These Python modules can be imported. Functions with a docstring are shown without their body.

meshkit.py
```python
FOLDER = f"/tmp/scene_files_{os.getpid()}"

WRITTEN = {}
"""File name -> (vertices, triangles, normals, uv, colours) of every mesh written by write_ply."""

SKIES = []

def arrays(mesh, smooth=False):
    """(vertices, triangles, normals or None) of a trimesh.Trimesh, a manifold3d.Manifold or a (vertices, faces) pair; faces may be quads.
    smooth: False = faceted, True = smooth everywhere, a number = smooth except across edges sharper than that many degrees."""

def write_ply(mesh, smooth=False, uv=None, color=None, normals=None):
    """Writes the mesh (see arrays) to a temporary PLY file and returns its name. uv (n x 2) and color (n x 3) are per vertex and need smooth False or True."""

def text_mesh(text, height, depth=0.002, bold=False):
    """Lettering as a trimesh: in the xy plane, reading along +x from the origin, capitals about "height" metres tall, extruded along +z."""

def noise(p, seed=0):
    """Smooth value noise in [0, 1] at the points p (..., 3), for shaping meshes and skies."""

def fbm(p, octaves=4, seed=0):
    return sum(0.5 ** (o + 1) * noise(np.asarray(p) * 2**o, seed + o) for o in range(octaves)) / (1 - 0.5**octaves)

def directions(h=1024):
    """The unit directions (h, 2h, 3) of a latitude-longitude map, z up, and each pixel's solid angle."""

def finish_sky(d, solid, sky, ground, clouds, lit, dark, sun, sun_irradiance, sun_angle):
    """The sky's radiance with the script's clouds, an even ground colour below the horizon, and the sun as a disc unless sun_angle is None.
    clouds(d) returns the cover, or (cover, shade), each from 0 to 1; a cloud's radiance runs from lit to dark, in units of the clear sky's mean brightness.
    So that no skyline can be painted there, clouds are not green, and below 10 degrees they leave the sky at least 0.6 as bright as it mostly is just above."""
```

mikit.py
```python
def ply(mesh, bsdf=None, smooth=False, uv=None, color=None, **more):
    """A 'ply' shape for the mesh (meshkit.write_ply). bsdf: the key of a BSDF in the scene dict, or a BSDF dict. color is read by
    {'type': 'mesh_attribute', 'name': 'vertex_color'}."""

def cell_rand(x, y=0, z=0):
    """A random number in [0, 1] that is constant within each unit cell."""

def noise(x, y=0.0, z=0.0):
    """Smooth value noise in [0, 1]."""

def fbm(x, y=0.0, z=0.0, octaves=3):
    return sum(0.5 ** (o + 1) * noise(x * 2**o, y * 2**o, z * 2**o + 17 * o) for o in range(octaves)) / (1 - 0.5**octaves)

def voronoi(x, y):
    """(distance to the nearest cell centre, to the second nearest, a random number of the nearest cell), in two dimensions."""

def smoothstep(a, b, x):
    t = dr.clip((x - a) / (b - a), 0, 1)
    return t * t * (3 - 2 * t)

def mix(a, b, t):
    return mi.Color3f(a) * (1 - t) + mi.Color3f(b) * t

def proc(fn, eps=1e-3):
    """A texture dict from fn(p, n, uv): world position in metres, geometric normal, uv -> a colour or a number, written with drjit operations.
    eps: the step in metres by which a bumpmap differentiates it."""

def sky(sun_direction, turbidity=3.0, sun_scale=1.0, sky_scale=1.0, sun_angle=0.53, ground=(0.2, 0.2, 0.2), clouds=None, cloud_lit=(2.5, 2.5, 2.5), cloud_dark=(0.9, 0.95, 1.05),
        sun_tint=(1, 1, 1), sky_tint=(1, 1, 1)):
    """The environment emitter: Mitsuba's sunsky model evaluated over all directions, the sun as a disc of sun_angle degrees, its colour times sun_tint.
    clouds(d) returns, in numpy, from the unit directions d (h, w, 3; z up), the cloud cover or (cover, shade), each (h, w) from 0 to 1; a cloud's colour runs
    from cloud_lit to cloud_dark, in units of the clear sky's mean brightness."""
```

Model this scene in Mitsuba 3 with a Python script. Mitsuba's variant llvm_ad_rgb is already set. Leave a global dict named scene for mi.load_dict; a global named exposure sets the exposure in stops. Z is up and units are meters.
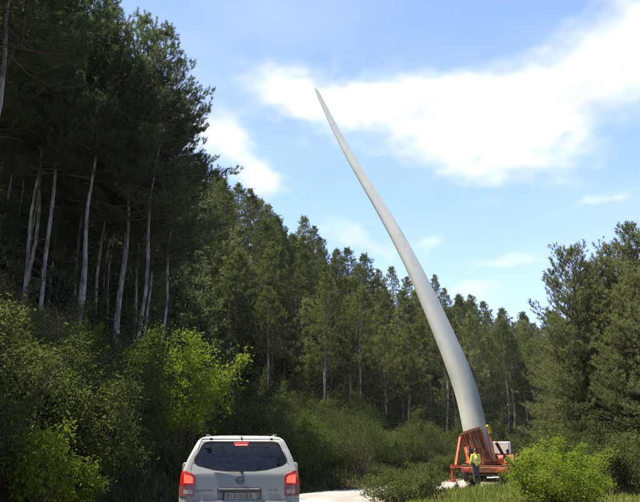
import math, random
import numpy as np, trimesh, mitsuba as mi, drjit as dr
import manifold3d as m3
from manifold3d import Manifold, CrossSection
from scipy.interpolate import RBFInterpolator
import mikit, meshkit
from mikit import proc, noise, fbm, smoothstep, mix

T = mi.ScalarTransform4f
scene, labels = {}, {}
random.seed(7)
rng = np.random.default_rng(11)

# ------------------------------------------------------------------ camera, sky, exposure
EYE = 1.5
PITCH = math.radians(16.5)
scene['camera'] = {'type': 'perspective', 'fov': 50.0, 'fov_axis': 'x', 'near_clip': 0.1, 'far_clip': 4000.0,
                   'to_world': T().look_at(origin=[0, 0, EYE], target=[0, math.cos(PITCH), EYE + math.sin(PITCH)], up=[0, 0, 1])}
exposure = 3.3
SUN_AZ, SUN_EL = math.radians(-86), math.radians(67)      # from the left, high
SUN = [math.sin(SUN_AZ) * math.cos(SUN_EL), math.cos(SUN_AZ) * math.cos(SUN_EL), math.sin(SUN_EL)]

# cloud masses: azimuth, elevation (degrees), half sizes, tilt
CLOUDS = [(22, 28.4, 9.5, 3.4, 12), (13.5, 26.6, 7.0, 2.9, 0), (5.0, 27.6, 7.5, 2.3, -16), (-2.6, 29.8, 5.6, 1.7, -12), (17, 25.0, 6.5, 2.2, 10), (9.5, 28.6, 7, 1.9, 0),
          (31, 31, 8, 4.0, 15), (-7.6, 25.4, 2.2, 2.8, 35), (-5.6, 22.6, 2.0, 1.6, 35), (-12, 26.5, 3.5, 2.2, 20), (4.0, 17.2, 3.4, 1.0, -22), (9.6, 17.3, 1.7, .5, 12),
          (13.0, 12.9, 2.8, .7, 0), (23, 19.7, 2.4, .4, 10), (17, 15.2, 3, .5, -6), (-30, 40, 12, 4, 10), (45, 22, 9, 3, 8)]


def clouds(d):
    az, el = np.degrees(np.arctan2(d[..., 0], d[..., 1])), np.degrees(np.arcsin(np.clip(d[..., 2], -1, 1)))
    near = (np.abs(az) < 75) & (el > -1) & (el < 70)
    wob = meshkit.fbm(d * 8, 6, 3) - .5
    fine = meshkit.fbm(d * [40, 40, 70], 4, 9) - .5
    az2, el2 = az + 5 * (meshkit.fbm(d * 11 + 3, 4, 31) - .5), el + 3.2 * (meshkit.fbm(d * 11 + 9, 4, 32) - .5)
    az2, el2 = az2 + 3.0 * (meshkit.fbm(d * [45, 45, 60] + 5, 4, 33) - .5), el2 + 1.5 * (meshkit.fbm(d * [45, 45, 60] + 8, 4, 34) - .5)
    field = np.zeros(az.shape)
    for a, e, sx, sy, t in CLOUDS:
        c, s = math.cos(math.radians(t)), math.sin(math.radians(t))
        u, v = (az2 - a), (el2 - e)
        u, v = (u * c + v * s) / sx, (-u * s + v * c) / sy
        field = field + np.exp(-(u * u + v * v) * 1.1) * (.62 if sx < 3.5 and e < 20 else 1)
    field = np.where(near, np.minimum(field, 1.5), 0)
    rest = np.clip((meshkit.fbm(d * [2.2, 2.2, 5] + 4.1, 5, 21) - .52) * 5, 0, 1) * np.clip((np.abs(az) - 42) / 15, 0, 1)
    f = np.maximum(field, rest) + wob * .85 + fine * .55 * np.clip(1.5 - field, .3, 1)
    cover = np.clip((f - .10) / .95, 0, 1) ** 1.15
    veil = .05 + .20 * np.clip(meshkit.fbm(d * [5, 5, 12] + 2, 5, 14) * 2 - .75, 0, 1) + .10 * np.clip(1 - el / 24, 0, 1)      # thin high cloud over the blue
    cover = cover + (1 - cover) * veil
    shade = np.clip((meshkit.fbm(d * [14, 14, 24] + 7, 6, 5) - .42) * 2.0, 0, 1)
    return cover * .97, shade * .8


scene['sky'] = mikit.sky(SUN, turbidity=3, clouds=clouds, cloud_lit=(1.35, 1.38, 1.41), cloud_dark=(.78, .85, .94), ground=(.1, .11, .07), sky_tint=(.97, .90, 1.0))


# ------------------------------------------------------------------ helpers
def rgb(*c):
    return {'type': 'rgb', 'value': list(c)}


def add(key, mesh, bsdf, smooth=False, **kw):
    scene[key] = mikit.ply(mesh, bsdf, smooth, **kw)
    return key


def tag(key, label=None, cat=None, group=None, kind=None):
    labels[key] = {k: v for k, v in dict(label=label, category=cat, group=group, kind=kind).items() if v}


def norm(v):
    v = np.asarray(v, float)
    return v / (np.linalg.norm(v, axis=-1, keepdims=True) + 1e-12)


def join(parts):
    vs, fs, n = [], [], 0
    for v, f in parts:
        if len(v):
            vs.append(v)
            fs.append(np.asarray(f, int) + n)
            n += len(v)
    return np.vstack(vs), np.vstack(fs)


def tube(points, radii, sides=6, cap=True):
    p = np.asarray(points, float)
    t = norm(np.gradient(p, axis=0))
    ref = np.where(np.abs(t[:, 2:]) < .9, [[0, 0, 1.]], [[1., 0, 0]])
    a = norm(np.cross(t, ref))
    b = np.cross(t, a)
    ang = np.arange(sides) * 2 * np.pi / sides
    r = np.broadcast_to(np.asarray(radii, float), (len(p),))
    v = p[:, None] + r[:, None, None] * (np.cos(ang)[None, :, None] * a[:, None] + np.sin(ang)[None, :, None] * b[:, None])
    i, j = np.meshgrid(np.arange(len(p) - 1), np.arange(sides), indexing='ij')
    q = np.stack([i * sides + j, i * sides + (j + 1) % sides, (i + 1) * sides + (j + 1) % sides, (i + 1) * sides + j], -1).reshape(-1, 4)
    f = np.vstack([q[:, [0, 1, 2]], q[:, [0, 2, 3]]])
    v = v.reshape(-1, 3)
    if cap:
        n = len(v)
        v = np.vstack([v, p[:1], p[-1:]])
        k = np.arange(sides)
        f = np.vstack([f, np.stack([k, np.full(sides, n), (k + 1) % sides], 1),
                       np.stack([n - sides + k, n - sides + (k + 1) % sides, np.full(sides, n + 1)], 1)])
    return v, f[:, ::-1]


def mbox(x0, x1, y0, y1, z0, z1, ch=.012):
    """a box with chamfered edges"""
    ch = min(ch, .45 * min(x1 - x0, y1 - y0, z1 - z0))
    pts = []
    for x in (x0, x1):
        for y in (y0, y1):
            for z in (z0, z1):
                sx, sy, sz = (1 if x == x0 else -1), (1 if y == y0 else -1), (1 if z == z0 else -1)
                pts += [[x, y + sy * ch, z + sz * ch], [x + sx * ch, y, z + sz * ch], [x + sx * ch, y + sy * ch, z]]
    return Manifold.hull_points(np.array(pts))


def rod(p, q, r, r2=None, n=14):
    p, q = np.asarray(p, float), np.asarray(q, float)
    d = norm(q - p)
    a = norm(np.cross(d, [0, 0, 1] if abs(d[2]) < .9 else [1, 0, 0]))
    b = np.cross(d, a)
    ang = np.arange(n) * 2 * np.pi / n
    ring = np.cos(ang)[:, None] * a + np.sin(ang)[:, None] * b
    return Manifold.hull_points(np.vstack([p + ring * r, q + ring * (r2 or r)]))


def beam(p, q, w, h, up=(0, 0, 1)):
    p, q = np.asarray(p, float), np.asarray(q, float)
    d = norm(q - p)
    a = norm(np.cross(d, up))
    b = np.cross(a, d)
    pts = [e + sa * a * w / 2 + sb * b * h / 2 for e in (p, q) for sa in (-1, 1) for sb in (-1, 1)]
    return Manifold.hull_points(np.array(pts))


def union(ms):
    return Manifold.batch_boolean(list(ms), m3.OpType.Add)


def tm(m):
    x = m.to_mesh()
    return trimesh.Trimesh(np.array(x.vert_properties[:, :3], float), np.array(x.tri_verts, int), process=False)


def mf(mesh):
    return Manifold(m3.Mesh(np.asarray(mesh.vertices, np.float32), np.asarray(mesh.faces, np.uint32)))


# ------------------------------------------------------------------ materials
def leaf(key, c0, c1, rough=.55, trans=.7, scale=.35, fine=6.0, spec=.5):
    def f(p, n, uv):
        big = fbm(p.x * scale, p.y * scale, p.z * scale, 2)
        small = noise(p.x * fine, p.y * fine, p.z * fine)
        return mix(c0, c1, dr.clip(big * 1.5 - .35 + (small - .5) * .7, 0, 1))
    scene[key] = {'type': 'principledthin', 'base_color': proc(f), 'roughness': rough, 'diff_trans': trans, 'spec_trans': 0.0}


def solid(key, c0, c1=None, rough=.6, scale=3.0, bump=0, bscale=20.0, metallic=0.0, clearcoat=0.0, spec=.5, twosided=True):
    c1 = c1 or c0

    def f(p, n, uv):
        return mix(c0, c1, smoothstep(.3, .7, fbm(p.x * scale, p.y * scale, p.z * scale, 3)))
    b = {'type': 'principled', 'base_color': proc(f), 'roughness': rough, 'metallic': metallic, 'specular': spec}
    if clearcoat:
        b |= {'clearcoat': clearcoat, 'clearcoat_gloss': .95}
    if bump:
        b = {'type': 'bumpmap', 'arbitrary': proc(lambda p, n, uv: fbm(p.x * bscale, p.y * bscale, p.z * bscale, 3), eps=.3 / bscale), 'scale': bump, 'bsdf': b}
    scene[key] = {'type': 'twosided', 'bsdf': b} if twosided else b


leaf('m_needle_dark', (.062, .095, .038), (.118, .158, .060), trans=1.1, scale=.22)
leaf('m_needle_olive', (.068, .092, .028), (.135, .155, .048), trans=.7, scale=.16)
leaf('m_needle_green', (.092, .122, .05), (.16, .19, .076), trans=1.2, scale=.2)
leaf('m_needle_mid', (.048, .074, .028), (.10, .13, .046), trans=.7, scale=.2)
leaf('m_leaf_dark', (.040, .060, .020), (.10, .125, .036), trans=.8, scale=.5)
leaf('m_leaf_olive', (.034, .054, .018), (.078, .098, .031), trans=.7, scale=.5)
leaf('m_leaf_bright', (.12, .19, .020), (.21, .27, .036), trans=1.0, scale=.6)
leaf('m_leaf_mid', (.048, .084, .020), (.095, .138, .034), trans=.9, scale=.5)
leaf('m_leaf_brown', (.085, .075, .040), (.13, .115, .055), trans=.5, scale=.7)
leaf('m_grass', (.11, .16, .030), (.20, .23, .060), trans=.8, scale=.5)


def bark_fn(p, n, uv):
    g = fbm(p.x * 9, p.y * 9, p.z * 2.2, 3)
    return mix((.12, .10, .08), (.34, .305, .265), smoothstep(.3, .68, g))


scene['m_bark'] = {'type': 'twosided', 'bsdf': {'type': 'diffuse', 'reflectance': proc(bark_fn)}}
leaf('m_straw', (.26, .22, .10), (.36, .31, .16), trans=.4)
solid('m_stone', (.22, .21, .195), (.34, .33, .31), rough=.9, scale=8)
scene['m_twig'] = {'type': 'twosided', 'bsdf': {'type': 'diffuse', 'reflectance': rgb(.12, .095, .075)}}


def ground_fn(p, n, uv):
    a = fbm(p.x * .5, p.y * .5, 0, 3)
    b = fbm(p.x * 5, p.y * 5, p.z * 5, 3)
    c = mix((.034, .026, .017), (.068, .052, .032), b)
    return mix(c, (.032, .045, .016), smoothstep(.5, .65, a) * .7)


scene['m_ground'] = {'type': 'twosided', 'bsdf': {'type': 'bumpmap', 'arbitrary': proc(lambda p, n, uv: fbm(p.x * 6, p.y * 6, p.z * 6, 3), eps=.03), 'scale': .06,
                                                   'bsdf': {'type': 'diffuse', 'reflectance': proc(ground_fn)}}}


def road_fn(p, n, uv):
    a = fbm(p.x * .7, p.y * .7, 0, 3)
    g = noise(p.x * 70, p.y * 70)
    c = mix((.16, .158, .15), (.25, .245, .225), smoothstep(.3, .7, a))
    c = c * (.8 + .4 * g)
    v = uv.x      # across the road, 0..1
    track = dr.exp(-dr.square((dr.abs(v - .5) - .2) * 9))
    c = c * (1 - .14 * track)
    edge = smoothstep(.40, .5, dr.abs(v - .5) + .1 * (fbm(p.x * 1.5, p.y * 1.5, 3, 3) - .5))
    return mix(c, (.30, .26, .19), edge * .8)


scene['m_road'] = {'type': 'twosided', 'bsdf': {'type': 'bumpmap', 'arbitrary': proc(lambda p, n, uv: noise(p.x * 60, p.y * 60) + fbm(p.x * 4, p.y * 4), eps=.004), 'scale': .003,
                                                 'bsdf': {'type': 'principled', 'base_color': proc(road_fn), 'roughness': .8}}}

# ------------------------------------------------------------------ the setting: terrain and road
ROAD = np.array([(1.6, -60), (1.2, -30), (.6, -10), (-.1, 0), (-.75, 6), (-1.1, 12), (-1.0, 18), (-.4, 23), (.7, 27.6), (3.4, 32), (6.5, 36.3), (9.5, 41), (11.9, 46.2), (15.3, 51.4), (22, 56), (34, 58.5), (50, 61), (80, 62), (140, 60)], float)


def smooth_line(p, n=400):
    t = np.concatenate([[0], np.cumsum(np.linalg.norm(np.diff(p, axis=0), axis=1))])
    from scipy.interpolate import PchipInterpolator
    s = np.linspace(0, t[-1], n)
    q = np.stack([PchipInterpolator(t, p[:, k])(s) for k in (0, 1)], 1)
    for _ in range(10):
        q[1:-1] = (q[:-2] + 2 * q[1:-1] + q[2:]) / 4
    return q


RC = smooth_line(ROAD)
RT = norm(np.gradient(RC, axis=0))
RN = np.stack([RT[:, 1], -RT[:, 0]], 1)     # to the right of the way ahead
HALF = 2.15


def road_dist(xy):
    """signed distance from the road's centre line, positive on the left"""
    xy = np.atleast_2d(xy)
    out = np.empty(len(xy))
    for i in range(0, len(xy), 4000):
        d = xy[i:i + 4000, None] - RC[None]
        k = (d ** 2).sum(-1).argmin(1)
        e = d[np.arange(len(k)), k]
        out[i:i + 4000] = np.sqrt((e ** 2).sum(-1)) * np.where((e * RN[k]).sum(-1) > 0, -1, 1)
    return out


CTRL = [(-4.5, -20, .4), (-8, -20, 3), (-16, -20, 6.5), (-40, -20, 15), (-4.2, 0, .3), (-7.5, 0, 2.8), (-13, 0, 5.5), (-25, 0, 10), (-50, 0, 19),
        (-4.6, 10, .3), (-7.6, 10, 2.8), (-13, 10, 5.4), (-25, 10, 10.5), (-50, 12, 20), (-4.4, 20, .3), (-7.5, 20, 2.6), (-13, 21, 5.4), (-25, 22, 11),
        (-3.6, 27, .3), (-6.5, 29, 2.4), (-12, 32, 5.4), (-22, 36, 11.5), (-45, 40, 26), (-1, 33, .4), (-3.5, 38, 2.0), (-8, 45, 4.4), (-18, 52, 11),
        (2.5, 38, .4), (0, 45, 1.6), (-4, 58, 4.8), (-14, 62, 12.5), (-30, 70, 26), (-6, 70, 12), (-8, 80, 20), (6.5, 43.5, .3), (5, 52, 1.2), (4, 62, 2.4), (6, 72, 3.4), (2, 84, 11), (-8, 92, 25), (-25, 100, 38), (8, 90, 13.5),
        (12, 50, .3), (14, 62, .8), (16, 76, 2.0), (16, 90, 7.5), (18, 104, 14), (14, 120, 20), (0, 120, 32), (24, 66, .4), (27, 84, 1.2), (27, 98, 5.5), (31, 112, 11), (34, 150, 20), (10, 150, 34),
        (45, 75, .5), (50, 100, 1.5), (55, 130, 4), (80, 90, 1), (90, 140, 6), (140, 100, 3), (140, 200, 14), (60, 220, 20), (0, 230, 48), (-80, 150, 60), (-80, 60, 46), (-90, 0, 30), (-90, -60, 26),
        (-40, -60, 14), (-10, -60, 3), (6, -60, -.3), (30, -60, -2), (90, -60, -6), (4, -20, -.1), (20, -20, -1), (60, -20, -3), (3.4, 0, 0), (12, 0, -.2), (30, 0, -.8), (90, 0, -3),
        (3, 12, 0), (10, 12, .1), (25, 14, 0), (60, 15, -1), (3.2, 22, .05), (6, 24, .15), (10, 27, .2), (16, 30, .2), (30, 30, .2), (60, 32, 0), (7.4, 33, .1), (11, 37, .15), (16, 42, .1), (30, 48, .1),
        (100, 40, 0), (150, 0, -4), (-200, 0, 60), (-200, 200, 75), (0, 350, 50), (200, 300, 30), (250, 0, -4), (0, -250, -4), (250, -250, -8), (-250, -250, 30)]
CTRL = np.array(CTRL, float)
_rbf = RBFInterpolator(CTRL[:, :2], CTRL[:, 2], kernel='linear', smoothing=.2, neighbors=40)


def height(xy):
    xy = np.atleast_2d(np.asarray(xy, float))
    z = _rbf(xy)
    far = np.clip((np.hypot(xy[:, 0], xy[:, 1]) - 200) / 300, 0, 1)
    z = z * (1 - far) + far * 10
    p3 = np.column_stack([xy * .35, np.zeros(len(xy))])
    z = z + (meshkit.fbm(p3, 3, 4) - .5) * .5 + (meshkit.fbm(p3 * 5, 2, 8) - .5) * .12
    d = np.abs(road_dist(xy))
    w = np.clip((d - HALF - .15) / 2.2, 0, 1)
    w = w * w * (3 - 2 * w)
    return z * w + (1 - w) * (-.03 - .02 * (d / HALF) ** 2)


def grid_axis(lo, hi, fine_lo, fine_hi, step, coarse):
    a = np.arange(fine_lo, fine_hi + 1e-6, step)
    left = fine_lo - np.cumsum(np.geomspace(step * 1.3, coarse, 26))
    right = fine_hi + np.cumsum(np.geomspace(step * 1.3, coarse, 26))
    return np.concatenate([left[::-1][left[::-1] > lo], a, right[right < hi]])


gx, gy = grid_axis(-2500, 2500, -36, 44, .55, 420), grid_axis(-2500, 2500, -6, 112, .55, 420)
X, Y = np.meshgrid(gx, gy, indexing='ij')
XY = np.column_stack([X.ravel(), Y.ravel()])
Z = height(XY)
nx, ny = len(gx), len(gy)
i, j = np.meshgrid(np.arange(nx - 1), np.arange(ny - 1), indexing='ij')
q = np.stack([i * ny + j, (i + 1) * ny + j, (i + 1) * ny + j + 1, i * ny + j + 1], -1).reshape(-1, 4)
add('ground', (np.column_stack([XY, Z]), q), 'm_ground', True)
tag('ground', kind='structure')


def strip():
    us = np.linspace(0, 1, 13)
    v, uv = [], []
    for k in range(len(RC)):
        for u in us:
            wob = .12 * (meshkit.noise([RC[k, 0] * .8, RC[k, 1] * .8, 0 if u < .5 else 9]) - .5) * (u in (0, 1))
            p = RC[k] + RN[k] * ((u - .5) * 2 * HALF + wob)
            v.append([p[0], p[1], 0.012 + .02 - .03 * (2 * u - 1) ** 2 if 0 < u < 1 else -.04])
            uv.append([u, k / 10])
    n = len(us)
    i, j = np.meshgrid(np.arange(len(RC) - 1), np.arange(n - 1), indexing='ij')
    q = np.stack([i * n + j, i * n + j + 1, (i + 1) * n + j + 1, (i + 1) * n + j], -1).reshape(-1, 4)
    f = np.vstack([q[:, [0, 1, 2]], q[:, [0, 2, 3]]])
    return (np.array(v), f), np.array(uv)


rmesh, ruv = strip()
add('road', rmesh, 'm_road', True, uv=ruv)
tag('road', kind='structure')


# ------------------------------------------------------------------ trees and plants: generators
def tufts(P, A, size, nn, width, r, spread=(.45, 1.2)):
    """needle bunches: nn slender triangles round each shoot"""
    n = len(P)
    P, A = np.repeat(P, nn, 0), norm(np.repeat(A, nn, 0))
    S = np.repeat(size, nn)
    rnd = norm(r.normal(size=A.shape))
    perp = norm(np.cross(A, rnd))
    th = r.uniform(*spread, len(P))
    D = A * np.cos(th)[:, None] + perp * np.sin(th)[:, None]
    base = P + A * (S * r.uniform(-.1, .75, len(P)))[:, None]
    L = S * r.uniform(.45, .85, len(P))
    side = norm(np.cross(D, norm(r.normal(size=A.shape)))) * (width * S * r.uniform(.7, 1.3, len(P)) / 2)[:, None]
    if width < .1:       # fine needles
        V = np.stack([base + side, base + D * L[:, None], base - side], 1).reshape(-1, 3)
        return V, np.arange(len(V)).reshape(-1, 3)
    mid = base + D * (L * .45)[:, None]
    V = np.stack([base, mid + side, base + D * L[:, None], mid - side], 1).reshape(-1, 3)
    k = np.arange(len(P))[:, None] * 4
    return V, np.vstack([k + [0, 1, 2], k + [0, 2, 3]])


def pine(seed, H, cb, rmax, whorls, per, tw, nn, size, width, droop=0.0, top=.9, stub=14, r0=.19, lod=0, lean=.06, vary=.3):
    """trunk, branches, crown of a pine; cb: height where the living crown begins"""
    r = np.random.default_rng(seed)
    zs = np.linspace(-.6, H, 15)
    ph = r.uniform(0, 6, 4)
    bend = lambda z: np.stack([lean * np.sin(z / H * 2.3 + ph[0]) + .08 * np.sin(z * .9 + ph[1]), lean * np.sin(z / H * 2 + ph[2]) + .08 * np.sin(z * .8 + ph[3])], -1)
    b0 = bend(np.zeros(1))
    tr = lambda z: np.column_stack([bend(np.atleast_1d(z)) - b0, np.atleast_1d(z)])
    rad = r0 * (1 - np.clip(zs / H, 0, 1)) ** .75 + .015
    rad[0] *= 1.35
    trunk = tube(tr(zs), rad, 9 if lod == 0 else 6)
    br, P, A, S = [], [], [], []
    for k in range(whorls):
        t = (k + r.uniform(-.3, .3)) / (whorls - 1)
        t = min(max(t, 0), 1)
        z = cb + (H * .985 - cb) * t
        prof = min(1, .62 + 1.9 * t) * (1 - max(t, 0) ** 1.9) ** top
        L0 = rmax * prof + .22
        nb = max(3, int(per + r.integers(-1, 2)))
        p0 = r.uniform(0, 6.3)
        for q in range(nb):
            L = L0 * r.uniform(.85 - vary, .85 + vary) * (1.25 if r.random() < .12 else 1)
            az = p0 + q * 6.283 / nb + r.uniform(-.35, .35)
            e = math.radians(-14 - droop + 62 * t ** 1.3 + r.uniform(-12, 12))
            ks = 6 if lod == 0 else 4
            u = np.linspace(0, 1, ks)
            el = e + np.radians(34) * u ** 1.6
            dz = np.concatenate([[0], np.cumsum(np.sin(el[1:]) * np.diff(u) * L)])
            dx = np.concatenate([[0], np.cumsum(np.cos(el[1:]) * np.diff(u) * L)])
            zz = min(max(z + r.uniform(-.15, .15), .3), H)
            o = tr(zz)[0]
            side = .12 * L * np.sin(u * 3 + r.uniform(0, 6))
            pts = o + np.column_stack([np.cos(az) * dx - np.sin(az) * side, np.sin(az) * dx + np.cos(az) * side, dz])
            br.append(tube(pts, np.linspace(.010 + .009 * L, .006, ks), 4 if lod == 0 else 3, False))
            fwd = norm(np.gradient(pts, axis=0))
            # twigs to both sides in the outer two thirds, each ending in bunches
            n = max(2, int(L / tw))
            for m in range(n):
                f = .36 + .64 * (m + r.random()) / n
                i0 = min(int(f * (ks - 1)), ks - 2)
                w = f * (ks - 1) - i0
                b, d = pts[i0] * (1 - w) + pts[i0 + 1] * w, fwd[i0]
                lat = norm(np.cross(d, [0, 0, 1])) * (1 if m % 2 else -1)
                dirn = norm(d * r.uniform(.5, .9) + lat * r.uniform(.4, 1) + [0, 0, r.uniform(.05, .55)])
                ln = (.30 * L * (1.1 - f) + .22) * r.uniform(.7, 1.25)
                if lod == 0:
                    br.append(tube(np.array([b, b + dirn * ln]), [.007, .004], 3, False))
                nt = max(1, int(ln / (size * .8)))
                for v in range(nt):
                    g = (v + 1) / nt
                    P.append(b + dirn * ln * g + r.normal(size=3) * .03)
                    A.append(dirn * .8 + [0, 0, .55] + r.normal(size=3) * .25)
                    S.append(size * r.uniform(.75, 1.2))
            P.append(pts[-1]); A.append(fwd[-1] + [0, 0, .5]); S.append(size * 1.1)
    for k in range(stub):        # dead branch stubs on the bare trunk
        z = r.uniform(.15, 1) * cb
        az, L = r.uniform(0, 6.3), r.uniform(.25, 1.3)
        o = tr(z)[0]
        d = np.array([math.cos(az), math.sin(az), r.uniform(-.35, .25)])
        br.append(tube(np.array([o, o + d * L * .5, o + d * L + [0, 0, -.1 * L]]), [.022, .014, .005], 3, False))
    print(seed, "tufts", len(P), "tris", len(P) * nn * 2)
    crown = tufts(np.array(P), np.array(A), np.array(S), nn, width, r)
    return trunk, join(br), crown


def shapegroup(key, children):
    scene[key] = {'type': 'shapegroup', **{name: mikit.ply(mesh, b, sm) for name, mesh, b, sm in children}}


def pine_group(key, mat, *a, **k):
    t, b, c = pine(*a, **k)
    shapegroup(key, [('trunk', t, 'm_bark', True), ('branches', b, 'm_twig', False), ('crown', c, mat, False)])


def shrub(seed, w, h, clumps, leaves, size, stem=True, up=.5, hollow=.45, cr=.24, aspect=1.7, skirt=.15):
    """stems and foliage of a broad-leaved shrub of width w and height h"""
    r = np.random.default_rng(seed)
    c = []
    lob = [(norm(r.normal(size=3) * [1, 1, .6] + [0, 0, .35]), r.uniform(.75, 1.15)) for _ in range(12)]
    while len(c) < clumps:
        d = norm(r.normal(size=3))
        rr = r.uniform(hollow, 1) ** .7
        bump = max(s * max(0, float(d @ l)) ** 2 for l, s in lob)
        rr *= .48 + .66 * bump
        p = d * rr * [w / 2, w / 2, h * .52]
        p[2] += h * .5
        if p[2] > h * skirt * .4:
            c.append(p)
    for _ in range(int(clumps * .12)):       # shoots standing out of the outline
        e = c[r.integers(len(c))]
        if e[2] > h * .45:
            d = norm(np.array([e[0] / w, e[1] / w, .55]) + r.normal(size=3) * .25)
            c += [e + d * cr * g * [1, 1, 1.2] for g in (1.0, 1.7, 2.3)]
    c = np.array(c)
    n = len(c) * leaves
    rad = np.repeat(cr * r.uniform(.45, 1.35, len(c)), leaves)
    P = np.repeat(c, leaves, 0) + r.normal(size=(n, 3)) * rad[:, None] * [.75, .75, .6]
    P[:, 2] = np.maximum(P[:, 2], .03)
    out = norm(P - [0, 0, h * .35])
    N = norm(out * .5 + [0, 0, up] + r.normal(size=(n, 3)) * .75)
    D = norm(np.cross(N, r.normal(size=(n, 3))))
    S = np.cross(N, D)
    s = size * np.clip(np.exp(r.normal(size=n) * .38), .45, 2.0) * np.repeat(r.uniform(.8, 1.2, len(c)), leaves)
    L = s[:, None]
    tip = P + D * L
    a = P + D * L * .45 + S * L / aspect / 2 + N * L * .10
    b = P + D * L * .45 - S * L / aspect / 2 + N * L * .10
    V = np.stack([P, a, tip, b], 1).reshape(-1, 3)
    k = np.arange(n)[:, None] * 4
    fol = (V, np.vstack([k + [0, 1, 2], k + [0, 2, 3]]))
    st = []
    for e in c[r.permutation(len(c))[:min(len(c), 46)]]:
        b0 = np.append(r.normal(size=2) * .1 * w * .6, -.25)
        m = (b0 + e) / 2 + np.append(r.normal(size=2) * .06 * w, .12 * h)
        st.append(tube(np.array([b0, (b0 + m) / 2 + [0, 0, .05], m, (m + e) / 2 + r.normal(size=3) * .03, e]), [.022, .018, .013, .009, .004], 4, False))
    return join(st), fol


def shrub_group(key, mat, *a, **k):
    s, f = shrub(*a, **k)
    shapegroup(key, [('stems', s, 'm_twig', False), ('foliage', f, mat, False)])


counts = {}


def put(name, group_key, xy, scale=1.0, rot=None, z=None, sz=None, tilt=(0, 0), label=None, cat=None, group=None):
    n = counts.get(name, 0)
    counts[name] = n + 1
    key = name if n == 0 else f'{name}_{n:03d}'
    z = height([xy])[0] if z is None else z
    rot = random.uniform(0, 360) if rot is None else rot
    M = T().translate([float(xy[0]), float(xy[1]), float(z)]).rotate([1, 0, 0], tilt[0]).rotate([0, 1, 0], tilt[1]).rotate([0, 0, 1], rot).scale([scale, scale, sz or scale])
    scene[key] = {'type': 'instance', 'shapegroup': {'type': 'ref', 'id': group_key}, 'to_world': M}
    tag(key, label, cat, group)
    for part in ('branches', 'stems'):
        if part in scene[group_key]:
            labels[f'{key}__{part}'] = {'kind': 'stuff'}
    return key


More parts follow.
